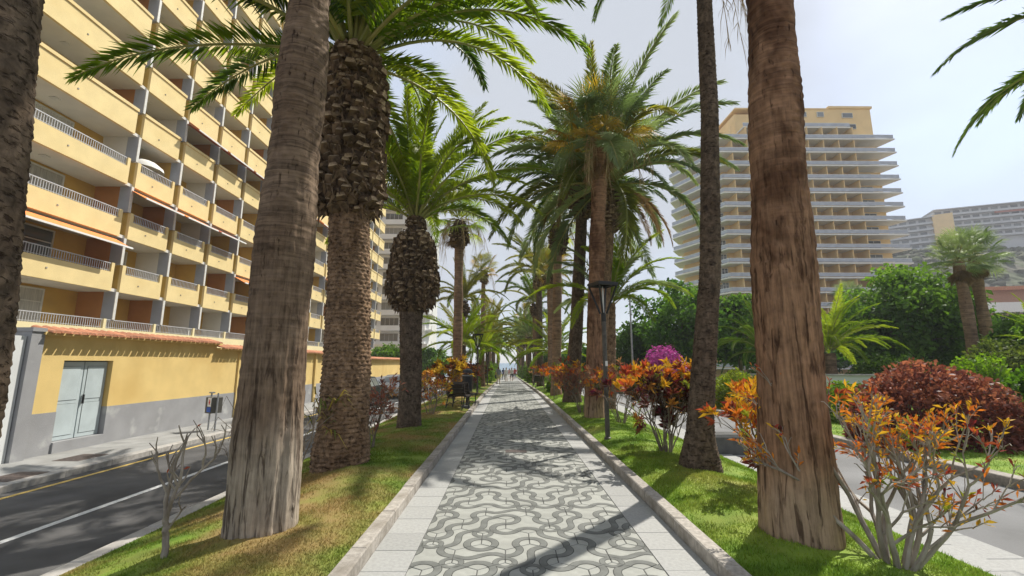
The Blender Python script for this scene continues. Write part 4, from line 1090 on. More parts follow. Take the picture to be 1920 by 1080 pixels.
# --- hillside with terraced houses
MT['hill'] = M('hill', (0.065, 0.068, 0.040), 0.95, col2=(0.14, 0.115, 0.085), scale=0.06, detail=8, bump=0.8, bscale=0.25, bdist=2.0, col3=(0.07, 0.085, 0.035), s3=0.12, r3=(0.48, 0.56))
xs = np.arange(60, 460, 5.0); ysh = np.arange(100, 330, 5.0)
X, Y = np.meshgrid(xs, ysh, indexing='ij')
def ss(t): t = np.clip(t, 0, 1); return t*t*(3-2*t)
def hill_z(X, Y): return -2.5 + 58*ss((np.asarray(Y)-105+0.12*(np.asarray(X)-150))/115)*ss((np.asarray(X)-85)/95) + 9*(fbm(np.asarray(X)*.035, np.asarray(Y)*.035)-.47)*ss((np.asarray(Y)-105)/40)
Z = hill_z(X, Y)
nx, ny = X.shape; i = np.arange(nx-1)[:, None]*ny; j = np.arange(ny-1)[None, :]
tag(MB().add(np.stack([X, Y, Z], -1).reshape(-1, 3), np.stack([i+j, i+ny+j, i+ny+j+1, i+j+1], -1).reshape(-1, 4)).build('hillside', MT['hill'], smooth=True), 'dry scrub covered hillside rising on the right', 'hill', kind='structure')
# scrub on the slope
V = []; F = []; C = []
r = rng; n = 2600
hx = r.uniform(110, 330, n); hy = r.uniform(112, 225, n); hz = hill_z(hx, hy)
bm_ = MB()
ico = bmesh.new(); bmesh.ops.create_icosphere(ico, subdivisions=1, radius=1); iv = np.array([v.co[:] for v in ico.verts]); fi = np.array([[v.index for v in f.verts] for f in ico.faces]); ico.free()
for q in range(n):
    s = r.uniform(.6, 2.2); vv = iv*np.array([s, s, s*.7])*(1+r.uniform(-.3, .3, (len(iv), 1))) + np.array([hx[q], hy[q], hz[q]+s*.2])
    t = r.uniform(.5, 1.2); bm_.add(vv, fi, 0, (t, t*r.uniform(.9, 1.1), t*.8))
tag(bm_.build('scrub', M('scrub', (0.075, 0.085, 0.045), 0.95, var=.3, scale=.4, usecol=True)), 'dark scrub bushes dotted over the dry hillside', 'scrub', kind='stuff')
MT['hill_house'] = M('hill_house', (0.50, 0.50, 0.50), 0.9, var=0.06, scale=0.2)
def hill_block(a, c, z, levels, lab, depth=9, roofc='awning_d', end=None):
    a = np.array(a, float); c = np.array(c, float); L = np.linalg.norm(c-a); ang = math.atan2(c[1]-a[1], c[0]-a[0])
    t = thing('terraced_building', lab, 'building', (a[0], a[1], z), ang, 'terraced buildings on the hill')
    MB().box(0, L, 0, depth, -14, levels*3.1).build('wall', MT['hill_house'], t)
    for k in range(levels):
        b = MB(); b.box(-.5, L+.5, -2.0, 0.2, k*3.1, k*3.1+.95); b.build('balcony', MT['hill_house'], t)
        wd = 2.6
        me = MB().box(0, wd, -.06, .02, 0, 1.5).mesh('window', MT['pane'])
        for q in range(int(L/3.6)): new_obj('window', me, t, (.6+q*3.6, 0, k*3.1+1.2))
        if k == levels-2:
            MB().box(L*.35, L*.55, -2.2, -1.9, k*3.1+2.0, k*3.1+2.9).build('awning', MT['awning_d'], t)
    b = MB(); b.box(-.6, L+.6, -2.4, depth+.3, levels*3.1, levels*3.1+.4); b.build('roof', MT['hill_house'], t)
    if end:
        MB().box(L-.2, L+7, -2.3, depth, -14, levels*3.1+.8).build('end_wall', MT['tower_wall'], t)
hill_block((176, 228), (207, 206), 56, 5, 'long terraced hillside building left of the ochre gable, behind the tower', end=True)
hill_block((216, 214), (275, 190), 62, 5, 'upper terraced hillside building right of the ochre gable')
# white and brick house low on the right edge
t = thing('terraced_building', 'white banded house with reddish walls at the right edge below the hill', 'building', (104, 98, 0), R(-14), 'terraced buildings on the hill')
b = MB(); b.box(0, 34, 0, 10, -1, 17.5); b.build('wall', M('brick_red', (0.42, 0.22, 0.14), .9), t)
for k in range(4): MB().box(-.4, 34, -1.6, .2, 1.8+k*3.6, 4.0+k*3.6).build('balcony', MT['white'], t)
MB().box(-.5, 34.5, -1.8, 10.3, 17.5, 18.3).build('roof', MT['terracotta'], t)
# ------------------------------------------------------------------ trees, shrubs and hedges
MT['wood'] = M('wood', (0.13, 0.10, 0.075), 0.9, col2=(0.27, 0.225, 0.175), scale=10, bump=0.5, bscale=40, bdist=0.01, stretch=(1, 1, .3))
MT['wood_pale'] = M('wood_pale', (0.20, 0.165, 0.13), 0.9, col2=(0.40, 0.35, 0.29), scale=10, bump=0.5, bscale=50, bdist=0.006, stretch=(1, 1, .3))
MT['croton'] = LEAF('croton', (0.85, 0.85, 0.85), (1.0, 1.0, 1.0), 0.35, 0.55, rnd=0.1, usecol=True, tcol=(1.05, 1.0, 0.8))
MT['leaf'] = LEAF('leaf', (0.80, 0.82, 0.8), (1.1, 1.1, 1.0), 0.42, 0.6, rnd=0.15, usecol=True, scale=0.5)

def leaves(P, D, L, W, cols, fold=0.25, droop=0.15):
    """rhombic folded leaves: base P, direction D (unit), length L, half width W"""
    P = np.asarray(P); n = len(P)
    up = rng.normal(size=(n, 3)); S = np.cross(D, up); S /= (np.linalg.norm(S, axis=1)[:, None]+1e-9); N = np.cross(S, D)
    L = np.asarray(L)[:, None]; W = np.asarray(W)[:, None]
    mid = P+D*L*.5
    tip = P+D*L-np.array([0, 0, 1.])*L*droop
    V = np.stack([P, mid+S*W+N*W*fold, tip, mid-S*W+N*W*fold], 1).reshape(-1, 3)
    base = np.arange(n)[:, None]*4
    return V, np.concatenate([base+np.array([[0, 2, 1]]), base+np.array([[0, 3, 2]])]), np.repeat(cols, 4, 0)

def rdir(n, up=0.0):
    d = rng.normal(size=(n, 3)); d[:, 2] += up; return d/np.linalg.norm(d, axis=1)[:, None]

def grow(b, p, d, ln, rad, lev, r, tips, spread, mi=0, bend=.12):
    """one limb and the limbs that leave it"""
    n = 5; pts = [p]; dd = d.copy()
    for k in range(n):
        dd = dd+np.array([r.uniform(-bend, bend), r.uniform(-bend, bend), r.uniform(-bend*.4, bend*.9)]); dd /= np.linalg.norm(dd)
        pts.append(pts[-1]+dd*ln/n)
    b.tube(pts, np.linspace(rad, rad*.68, n+1), 6 if rad > .012 else 4, mi, cap=(lev == 0))
    if lev == 0:
        tips.append((pts[-1], dd)); return
    for k in range(r.choice((2, 2, 3))):
        a = rdirr(r); nd = dd+a*spread; nd /= np.linalg.norm(nd)
        if nd[2] < .05: nd[2] = abs(nd[2])+.15; nd /= np.linalg.norm(nd)
        grow(b, pts[-1] if k else pts[-1], nd, ln*r.uniform(.6, .85), rad*.64, lev-1, r, tips, spread, mi, bend)
    if r.random() < .6:
        a = rdirr(r); nd = dd+a*spread*1.2; nd /= np.linalg.norm(nd)
        grow(b, pts[3], nd, ln*.55, rad*.5, max(0, lev-2), r, tips, spread, mi, bend)
def rdirr(r):
    v = np.array([r.gauss(0, 1), r.gauss(0, 1), r.gauss(0, 1)]); return v/np.linalg.norm(v)

CR = {'hot': [((.70, .22, .03), 4), ((.74, .44, .03), 4), ((.46, .09, .04), 2), ((.20, .05, .03), 1), ((.32, .36, .04), 1)],
      'gold': [((.66, .44, .04), 5), ((.60, .27, .03), 3), ((.26, .10, .03), 2), ((.12, .05, .02), 2)],
      'rust': [((.44, .20, .12), 4), ((.32, .13, .09), 4), ((.52, .29, .13), 2), ((.24, .12, .085), 2)],
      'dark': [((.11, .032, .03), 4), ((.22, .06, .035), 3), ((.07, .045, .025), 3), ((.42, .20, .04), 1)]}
def pick(pal, r):
    cs = CR[pal]; t = sum(w for _, w in cs); x = r.uniform(0, t)
    for c, w in cs:
        x -= w
        if x <= 0: return np.array(c)
    return np.array(cs[0][0])
def croton(label, X, Y, h, spread, seed, pal='hot', stems=7, lev=2, per=14, ll=0.17, low=None, dens=1.0, rad=.022, lean=(0, 0), wood='wood', stemh=.42, zf=lawn_z):
    r = random.Random(seed)
    t = thing('croton_shrub', label, 'shrub', (X, Y, float(zf(X, Y))-.02), 0, 'croton shrubs in the lawns')
    b = MB(); tips = []
    for k in range(stems):
        a = 2*math.pi*k/stems+r.uniform(-.3, .3); s = spread*r.uniform(.35, 1.0)
        d = np.array([math.cos(a)*s/h+lean[0], math.sin(a)*s/h+lean[1], 1.0]); d /= np.linalg.norm(d)
        grow(b, np.array([math.cos(a)*.07, math.sin(a)*.07, -.05]), d, h*stemh*r.uniform(.85, 1.15), rad*r.uniform(.8, 1.15), lev, r, tips, .55)
    zmax = max(p[2] for p, _ in tips); f = h/zmax
    for arr in b.v: arr[:, 2] *= f
    tips = [(np.array([p[0], p[1], p[2]*f]), d) for p, d in tips]
    b.build('stems', MT[wood], t)
    lb = MB(); Ps = []; Ds = []; Ls = []; Cs = []
    for p, d in tips:
        if r.random() > dens: continue
        hi = p[2]/h
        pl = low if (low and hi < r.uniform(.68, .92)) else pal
        c0 = pick(pl, r)
        n = int(per*r.uniform(.7, 1.3))
        for q in range(n):
            dd = d*r.uniform(.5, 1.3)+rdirr(r)*1.0+np.array([0, 0, .35]); dd /= np.linalg.norm(dd)
            Ps.append(p-d*r.uniform(0, .12)*(h/1.5)); Ds.append(dd); Ls.append(ll*r.uniform(.65, 1.25)); Cs.append(np.clip(c0*r.uniform(.7, 1.3)+np.array([r.uniform(-.03, .03), r.uniform(-.03, .03), 0]), .01, 1))
    if Ps:
        Ls = np.array(Ls)
        V, F, C = leaves(np.array(Ps), np.array(Ds), Ls, Ls*.14, np.array(Cs))
        lb.add(V, F, 0, C); lb.build('foliage', MT['croton'], t)
    return t
croton('nearly bare leggy croton in the right foreground with few orange leaves', 3.24, 4.0, 1.70, 1.25, 21, 'hot', 11, 4, 6, .075, dens=.75, rad=.026, lean=(.20, .12), wood='wood_pale', stemh=.30)
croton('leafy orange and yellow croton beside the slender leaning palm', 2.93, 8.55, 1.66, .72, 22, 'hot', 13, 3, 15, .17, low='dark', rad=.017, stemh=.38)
croton('orange croton half hidden behind the big reddish trunk', 3.52, 6.15, 1.55, .5, 23, 'hot', 8, 3, 10, .15, low='hot', rad=.015, stemh=.38)
croton('sparse red croton with bare stems right of the street lamp', 3.12, 12.6, 1.75, .75, 24, 'rust', 11, 3, 9, .15, low='hot', rad=.015, stemh=.4)
croton('rusty croton left of the street lamp against the tall fan palm', 2.35, 14.6, 1.75, .60, 25, 'hot', 9, 3, 9, .15, low='rust', rad=.014, stemh=.4)
croton('small orange croton between trunks of the right row', 2.15, 20.6, 1.5, .45, 26, 'hot', 6, 2, 12, .2, rad=.016)
croton('dark red croton at the foot of the leaning date palm', 3.3, 15.6, 1.4, .5, 27, 'rust', 6, 2, 12, .2, rad=.016)
croton('twiggy rusty croton right of the thick date palm', -2.78, 9.3, 1.42, .72, 28, 'rust', 9, 3, 6, .12, dens=.95, rad=.015, stemh=.36)
croton('rusty croton right of the bulging date palm', -2.50, 14.7, 1.45, .75, 29, 'rust', 9, 3, 6, .13, low='hot', dens=.9, rad=.015, stemh=.36)
croton('dense golden croton in front of the slim fan palm on the left', -2.62, 21.2, 1.95, .70, 30, 'gold', 12, 3, 13, .24, low='gold', rad=.016, stemh=.36)
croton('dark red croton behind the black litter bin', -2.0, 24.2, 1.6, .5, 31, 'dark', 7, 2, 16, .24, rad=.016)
croton('leafless twiggy bush between the two nearest left trunks', -3.15, 6.6, 1.45, .9, 32, 'rust', 8, 2, 1, .08, dens=.3, rad=.012, wood='wood', stemh=.5)
t = thing('young_shrub', 'bare pale young shrub in the left foreground', 'shrub', (-3.05, 4.3, float(lawn_z(-3.05, 4.3))-.03), 0)
b = MB(); rs_ = random.Random(8); tw_ = []
def limb(pts, r0, r1, sub_=3):
    P = np.array(pts, float); s = np.linspace(0, 1, 9); k = np.linspace(0, 1, len(P))
    Q = np.stack([np.interp(s, k, P[:, i]) for i in range(3)], -1)+np.array([[rs_.uniform(-.008, .008) for _ in range(3)] for _ in s])
    b.tube(Q, np.linspace(r0, r1, 9), 7, 0)
    for q in range(sub_):
        i = rs_.randrange(4, 9); a = rs_.uniform(0, 6.28); d = np.array([math.cos(a)*.5, math.sin(a)*.5, 1])*rs_.uniform(.10, .22); m = Q[i]+d*.5+np.array([rs_.uniform(-.03, .03), rs_.uniform(-.03, .03), 0])
        b.tube([Q[i], m, Q[i]+d], [r1, r1*.8, r1*.55], 5, 0)
        tw_.append(Q[i]+d)
limb([(0, 0, 0), (-.01, 0, .22), (-.03, 0, .36)], .030, .024, 0)
limb([(-.03, 0, .36), (-.07, .02, .55), (-.06, .05, .70), (-.02, .06, .92)], .022, .010, 5)
limb([(-.03, 0, .34), (.02, -.02, .50), (.06, 0, .70), (.05, .02, .98)], .020, .009, 5)
limb([(-.06, .02, .58), (-.15, 0, .74), (-.20, 0, .92)], .013, .007, 4)
limb([(.03, -.01, .52), (.16, .05, .72), (.30, .12, .86), (.33, .15, 1.02)], .013, .007, 5)
limb([(.05, 0, .62), (.00, -.06, .78), (-.04, -.08, .95)], .012, .007, 4)
limb([(.0, 0, .25), (.10, -.03, .40), (.15, -.03, .46)], .010, .006, 1)
limb([(.20, .08, .76), (.24, .02, .95), (.22, 0, 1.06)], .010, .006, 3)
b.build('stems', MT['wood_pale'], t)
tips_ = np.array(tw_[4:9]); D_ = rdir(5, .5)
V, F, C = leaves(tips_, D_, np.full(5, .07), np.full(5, .012), np.tile(np.array([[.45, .10, .05]]), (5, 1))); MB().add(V, F, 0, C).build('foliage', MT['croton'], t)
for q, (X, Y, pal, lab) in enumerate(((-2.4, 30.5, 'rust', 'reddish croton farther along the left lawn'), (-2.2, 39, 'dark', 'dark croton far along the left lawn'), (2.5, 30, 'hot', 'orange croton farther along the right lawn'), (2.6, 39.5, 'rust', 'rusty croton far along the right lawn'))):
    croton(lab, X, Y, 1.6, .6, 70+q, pal, 7, 2, 12, .26, rad=.016)

def tree(label, X, Y, h, rx, rz, seed, c1, c2, n=9000, ls=.30, clumps=46, trunk_h=None, group='garden trees beyond the right lane', zf=far_z, name='broadleaf_tree', ry=None, flat=.0):
    r = random.Random(seed); z0 = float(zf(X, Y))-.05
    t = thing(name, label, 'tree', (X, Y, z0), 0, group)
    th_ = h-rz*1.1 if trunk_h is None else trunk_h
    ry = ry or rx
    b = MB(); s = np.linspace(0, 1, 6)
    b.tube(np.stack([.15*np.sin(s*3), .1*np.sin(s*2), s*th_-.2*(1-s)], -1), .05*h*(1-.45*s)*.5+.02, 8, 0)
    cc = []
    for k in range(clumps):
        d = rdirr(r); d[2] = d[2]*.9+.15; f = r.uniform(.45, .95)
        p = np.array([d[0]*rx*f, d[1]*ry*f, h-rz+d[2]*rz*f]); s_ = r.uniform(.20, .36)*min(rx, rz)
        cc.append((p, s_))
        if k % 3 == 0: b.tube([np.array([.1, .05, th_*.8]), p*np.array([.5, .5, 1])+np.array([0, 0, -(p[2]-th_)*.4]), p], [.018*h*.5, .01*h*.5, .01], 5, 0)
    b.build('trunk', MT['wood'], t)
    per = n//clumps; Ps = []; Cs = []
    for p, s_ in cc:
        d = rdir(per, .25); rr_ = s_*rng.uniform(.55, 1.15, per)[:, None]
        Ps.append(p+d*rr_*np.array([1.15, 1.15, .8]))
        tone = r.uniform(0, 1); c = np.array(c1)*(1-tone)+np.array(c2)*tone
        Cs.append(c[None, :]*rng.uniform(.65, 1.35, per)[:, None])
    P = np.concatenate(Ps); m = len(P); D = rdir(m, .1); L = ls*rng.uniform(.6, 1.3, m)
    V, F, C = leaves(P, D, L, L*.30, np.concatenate(Cs)); lb = MB().add(V, F, 0, C); lb.build('crown', MT['leaf'], t)
    return t
G1, G2 = (.045, .100, .020), (.14, .25, .045)
tree('big rounded dark green tree in front of the tower', 22.2, 24.5, 6.4, 3.5, 3.1, 1, G1, G2, 16000, .30, 70)
tree('tall loose green tree left of the slender leaning palm', 13.2, 33, 7.8, 3.6, 3.4, 2, (.06, .14, .025), (.16, .30, .05), 13000, .34, 60)
tree('dark green tree behind the magenta bougainvillea', 10.6, 36, 5.6, 2.6, 2.6, 3, (.04, .09, .022), (.10, .19, .04), 9000, .32, 46)
tree('green tree between the slender palm and the big reddish trunk', 16.0, 31, 6.6, 3.0, 3.0, 4, (.045, .10, .02), (.14, .26, .045), 10000, .32, 50)
tree('low bushy tree at the far right end of the lane', 8.2, 44, 4.6, 2.6, 2.2, 5, G1, (.08, .17, .03), 7000, .36, 40)
tree('grey green loose tree right of the big rounded tree', 26.0, 24, 3.5, 2.4, 1.6, 6, (.05, .075, .035), (.12, .15, .06), 7000, .30, 36)
tree('bright green bushy tree at the right edge of the picture', 21.0, 17.5, 3.6, 2.1, 1.8, 7, (.05, .11, .02), (.14, .25, .035), 7000, .26, 36)
tree('dark olive tree below the hill palms', 32.5, 31, 3.6, 2.8, 1.7, 8, (.025, .045, .018), (.06, .09, .03), 7000, .36, 40)
tree('dark tree at the left foot of the tower', 30, 52, 8.0, 5, 4, 9, (.025, .055, .016), (.07, .13, .03), 8000, .5, 44)
tree('dense trees below the tower behind the rounded tree', 40, 50, 7.5, 6, 3.8, 10, (.025, .055, .016), (.07, .13, .03), 8000, .5, 44)
tree('broad dark tree on the slope foot at the far right', 62, 58, 8.5, 7, 4.2, 11, (.035, .055, .022), (.08, .10, .04), 8000, .55, 44)
tree('olive bush rising behind the right lawn palms', 6.9, 62, 4.2, 3.0, 2.4, 12, G1, (.10, .16, .03), 6000, .4, 36, group='garden trees beyond the right lane')
tree('roadside tree beyond the yellow wall in front of the white block', -13.5, 50, 4.6, 2.4, 2.0, 13, G1, G2, 6000, .34, 36, group='trees beyond the yellow wall', zf=lambda x, y: -.4+float(gz(y)))
tree('second roadside tree farther along the left street', -11.5, 66, 5.0, 2.8, 2.4, 14, G1, G2, 6000, .38, 36, group='trees beyond the yellow wall', zf=lambda x, y: -.4+float(gz(y)))

def mound(label, X, Y, rx, ry, h, seed, c1, c2, n=5000, ls=.13, cat='hedge', name='hedge', mat='leaf', zf=far_z, lump=.18, top=None):
    r = random.Random(seed); t = thing(name, label, cat, (X, Y, float(zf(X, Y))-.03), 0, 'shrubs of the far garden')
    b = MB()
    for k in range(9):
        a = r.uniform(0, 6.28); q = r.uniform(.1, .6)
        b.tube([(0.1*math.cos(a), .1*math.sin(a), 0), (rx*q*.5*math.cos(a), ry*q*.5*math.sin(a), h*.4), (rx*q*math.cos(a), ry*q*math.sin(a), h*.85)], [.03, .02, .01], 5)
    b.build('stems', MT['wood'], t)
    u = rng.normal(size=(n, 3)); u[:, 2] = np.abs(u[:, 2]); u /= np.linalg.norm(u, axis=1)[:, None]
    f = 1 + lump*(fbm(u[:, 0]*3+seed+9, u[:, 1]*3+u[:, 2]*3+9)-.47)*2
    sh = rng.uniform(.72, 1.03, n)*f
    P = u*np.array([rx, ry, h])*sh[:, None]
    tone = np.clip(fbm(u[:, 0]*4+seed, u[:, 1]*4+u[:, 2]*5+3)*1.6-.3+rng.uniform(-.25, .25, n), 0, 1)
    C = np.array(c1)[None]*(1-tone[:, None])+np.array(c2)[None]*tone[:, None]
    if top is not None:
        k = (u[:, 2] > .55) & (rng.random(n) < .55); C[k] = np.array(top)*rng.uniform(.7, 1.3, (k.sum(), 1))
    C *= rng.uniform(.7, 1.3, n)[:, None]
    D = u*.5+rdir(n, .3)*.8; D /= np.linalg.norm(D, axis=1)[:, None]; L = ls*rng.uniform(.6, 1.3, n)
    V, F, CC = leaves(P, D, L, L*.32, C); MB().add(V, F, 0, CC).build('foliage', MT[mat], t)
    return t
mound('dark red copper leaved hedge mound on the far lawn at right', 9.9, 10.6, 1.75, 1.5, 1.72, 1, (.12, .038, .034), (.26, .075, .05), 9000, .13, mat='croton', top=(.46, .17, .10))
mound('magenta flowering bougainvillea behind the orange croton', 8.75, 25.0, 1.35, 1.1, 2.75, 2, (.42, .05, .34), (.60, .12, .46), 6000, .14, 'bougainvillea', 'bougainvillea', mat='croton')
mound('yellow green clipped hedge beyond the lane between two right trunks', 9.4, 18.5, 1.1, 1.2, 1.45, 3, (.13, .20, .02), (.36, .40, .04), 6000, .11)
mound('green hedge peeping out right of the big reddish trunk', 10.6, 14.2, .9, .9, 1.15, 4, (.06, .15, .015), (.22, .33, .035), 5000, .10)
mound('bright lime bush behind the red hedge mound', 14.3, 13.6, 1.1, 1.0, 1.9, 5, (.13, .24, .02), (.26, .40, .03), 5000, .12, 'bush', 'garden_bush')
mound('fresh green bush at the right edge in front', 13.3, 11.0, 1.2, 1.2, 1.7, 6, (.05, .12, .015), (.15, .28, .03), 6000, .14, 'bush', 'garden_bush')
mound('orange red clipped bush left of the big reddish trunk beyond the lane', 8.9, 16.0, .55, .55, 1.25, 7, (.40, .08, .03), (.58, .16, .04), 3500, .09, 'bush', 'garden_bush', mat='croton')
mound('grey green low bush behind the yellow hedge', 12.6, 21.0, 1.8, 1.3, 1.6, 8, (.05, .09, .04), (.12, .18, .08), 5000, .16, 'bush', 'garden_bush')
mound('dark bush under the garden palms at right', 16.5, 19.0, 2.4, 1.6, 1.9, 9, (.03, .06, .016), (.09, .16, .03), 6000, .18, 'bush', 'garden_bush')
mound('low green hedge along the far right lane', 9.0, 33.0, 1.2, 5.0, 1.6, 10, (.04, .09, .016), (.12, .22, .03), 7000, .2, 'bush', 'garden_bush')
mound('olive bush behind the lime bush', 17.5, 15.5, 1.8, 1.4, 2.3, 11, (.07, .10, .03), (.17, .21, .06), 6000, .17, 'bush', 'garden_bush')
mound('green bush in the lawn gap behind rusty croton', 9.0, 20.8, .9, .9, 1.0, 12, (.05, .12, .02), (.15, .27, .03), 4000, .11, 'bush', 'garden_bush')

# garden palms ---------------------------------------------------------------
GG = 'palms of the far garden'
def gpalm(lab, X, Y, h, k, s, mk, seed, n=24, c0=.6, c1=4.4, r0=.24, zf=far_z, bark='bark_far', dead=4, low=-38):
    p = palm(lab, X, Y, [(0, 0, 0, r0*1.3), (min(.6, h*.3), 0, 0, r0), (h, 0, 0, r0*.85)], k, bark, 16, .15, seed, group=GG, zf=zf)
    if k == 'P': crown_P(p, 0, 0, h, n, s, mk, seed, c0=c0, c1=c1)
    else: crown_W(p, 0, 0, h, n, s, mk, seed, dead=dead, strands=0, low=low)
gpalm('short stemmed garden palm with yellow green fronds right of the reddish trunk', 14.6, 20.2, 2.2, 'P', .62, 'frond_bright', 81, 34, .8, 4.6)
gpalm('short stemmed garden palm left of the reddish trunk', 12.4, 21.6, 2.2, 'P', .62, 'frond', 82, 34, .8, 4.6)
gpalm('left one of two tall hill foot fan palms with straw skirts', 20.8, 19.8, 6.2, 'W', .72, 'frond_grey', 83, 34, dead=22, r0=.24)
gpalm('right one of two tall hill foot fan palms with straw skirts', 22.5, 20.7, 6.6, 'W', .74, 'frond_grey', 84, 34, dead=22, r0=.24)
gpalm('fan palm before the tower above the rounded tree, left', 47.0, 60.0, 10.6, 'W', 1.6, 'frond_grey', 85, 26, dead=10)
gpalm('fan palm before the tower above the rounded tree, right', 55.0, 62.0, 11.2, 'W', 1.7, 'frond_grey', 86, 26, dead=10)
gpalm('small fan palm at the tower foot seen right of the reddish trunk', 42.0, 62.0, 6.8, 'W', 1.4, 'frond_grey', 87, 22, dead=8)
gpalm('small fan palm at the tower foot seen left of the reddish trunk', 33.6, 63.0, 7.6, 'W', 1.4, 'frond_olive', 88, 22, dead=8)
gpalm('palm outside the right edge whose dark fronds reach into the sky', 13.2, 7.2, 8.0, 'P', .95, 'frond', 89, 34, .8, 5.2, zf=far_z, bark='bark_p_dark', r0=.3)
gpalm('low garden palm at the right edge behind the bushes', 19.0, 15.0, 1.4, 'P', .6, 'frond_bright', 90, 20, .4, 3.6)
# sprouting palm in the right lawn
t = thing('palm_sprout', 'tiny palm seedling in the right lawn beside the orange croton', 'palm seedling', (3.03, 10.7, float(lawn_z(3.03, 10.7))), 0)
MB().tube([(0, 0, -.05), (0, 0, .16)], [.05, .035], 8).build('trunk', MT['bark_p_dark'], t)
for k in range(9):
    new_obj('frond', PF[('frond_bright', k % 4, k % 2)], t, (0, 0, .15), (0, 0, k*2.4), (.12, .12, .12))
# plant growing on the thick date palm's trunk
t = thing('hanging_plant', 'yellow leaved strap plant growing on the thick date palm trunk', 'plant', (-2.92, 7.22, .85), 0)
b = MB(); rr_ = random.Random(3)
for k in range(46):
    a = rr_.uniform(-2.9, .3); ln = rr_.uniform(.18, .5); el = rr_.uniform(-.2, 1.2)
    d = np.array([math.cos(a)*math.cos(el), math.sin(a)*math.cos(el), math.sin(el)]); s_ = np.array([-math.sin(a), math.cos(a), 0])*.012
    o_ = np.array([rr_.uniform(-.25, .25), rr_.uniform(-.02, .03), rr_.uniform(-.18, .42)]); g = np.array([0, 0, -ln*.45])
    c = (.42, .34, .06) if rr_.random() < .55 else (.16, .20, .04)
    b.add([o_-s_, o_+s_, o_+d*ln*.55+s_, o_+d*ln*.55-s_, o_+d*ln+g], [(0, 1, 2, 3), (3, 2, 4)], 0, c)
b.build('leaves', MT['croton'], t)

for q, (X, Y, rx, h) in enumerate(((-2.9, 32.0, .9, 1.5), (-2.7, 45.5, 1.0, 2.0), (-2.6, 54, 1.0, 2.4), (-2.6, 66, 1.0, 2.4), (-2.6, 78, 1.0, 2.6), (-2.6, 93, 1.0, 2.6), (3.0, 26.0, .7, 1.2), (3.0, 47, 1.0, 2.2), (3.0, 56, 1.0, 2.4), (3.0, 67, 1.0, 2.4), (3.0, 80, 1.0, 2.6), (3.0, 95, 1.0, 2.6))):
    side = 'left' if X < 0 else 'right'
    mound('leafy bush in the %s row of palms, %s' % (side, ('nearest', 'second', 'third', 'fourth', 'fifth', 'farthest')[q % 6] + ' of six from the camera'), X, Y, rx, 1.6, h, 40+q, (.07, .14, .02), (.20, .30, .04), 2600, .22, 'bush', 'lawn_bush', zf=lawn_z)
# ------------------------------------------------------------------ street furniture
MT['slat'] = M('slat', (0.045, 0.036, 0.030), 0.6, var=0.3, scale=8, stretch=(1, 1, 6), rnd=.15)
def lamp(label, X, Y, h):
    t = thing('street_lamp', label, 'street lamp', (X, Y, float(lawn_z(X, Y))-.02), R(20), 'street lamps along the promenade')
    b = MB(); b.lathe([(.075, 0), (.075, .05), (.052, .07), (.048, h-.80), (.040, h-.78)], 14); b.build('post', MT['post_metal'], t, smooth=False)
    b = MB(); b.lathe([(.042, h-.86), (.055, h-.82), (.055, h-.66), (.04, h-.64)], 12); b.build('collar', MT['black_metal'], t)
    b = MB(); w0, w1 = .05, .225
    for sx, sy in ((1, 1), (1, -1), (-1, -1), (-1, 1)):
        b.tube([(sx*w0, sy*w0, h-.66), (sx*w1, sy*w1, h-.03)], .023, 5)
    for (x0, y0, x1, y1) in ((1, 1, 1, -1), (1, -1, -1, -1), (-1, -1, -1, 1), (-1, 1, 1, 1)):
        b.tube([(x0*w1, y0*w1, h-.03), (x1*w1, y1*w1, h-.03)], .018, 5)
    b.build('cage', MT['black_metal'], t)
    b = MB()
    for k in range(4):
        a = R(90*k); c_, s_ = math.cos(a), math.sin(a)
        V = [(x*c_-y*s_, x*s_+y*c_, z) for (x, y, z) in ((-.25, -.25, h-.02), (.25, -.25, h-.02), (.17, -.17, h-.02), (-.17, -.17, h-.02), (-.25, -.25, h+.03), (.25, -.25, h+.03), (.17, -.17, h+.03), (-.17, -.17, h+.03))]
        b.add(V, [(0, 3, 2, 1), (4, 5, 6, 7), (0, 1, 5, 4), (2, 3, 7, 6)])
    b.box(-.17, .17, -.17, .17, h+.02, h+.025)
    b.build('cap', MT['black_metal'], t)
    b = MB(); b.lathe([(.015, h-.64), (.02, h-.5), (.02, h-.2), (.01, h-.05)], 10); b.build('lamp_stem', MT['lamp_glass'], t)
    return t
t = lamp('black street lamp with open cage head on the right lawn', 2.12, 9.8, 3.36)
b = MB(); b.box(-.03, .03, -.056, -.051, 1.55, 1.66); b.build('sticker', MT['white'], t)
lamp('black street lamp left of the path behind the benches', -1.68, 24.6, 3.2)
lamp('distant street lamp left of the path under the olive palms', -1.75, 38.0, 3.2)
lamp('distant street lamp on the right lawn by the far bench', 2.1, 37.0, 3.2)

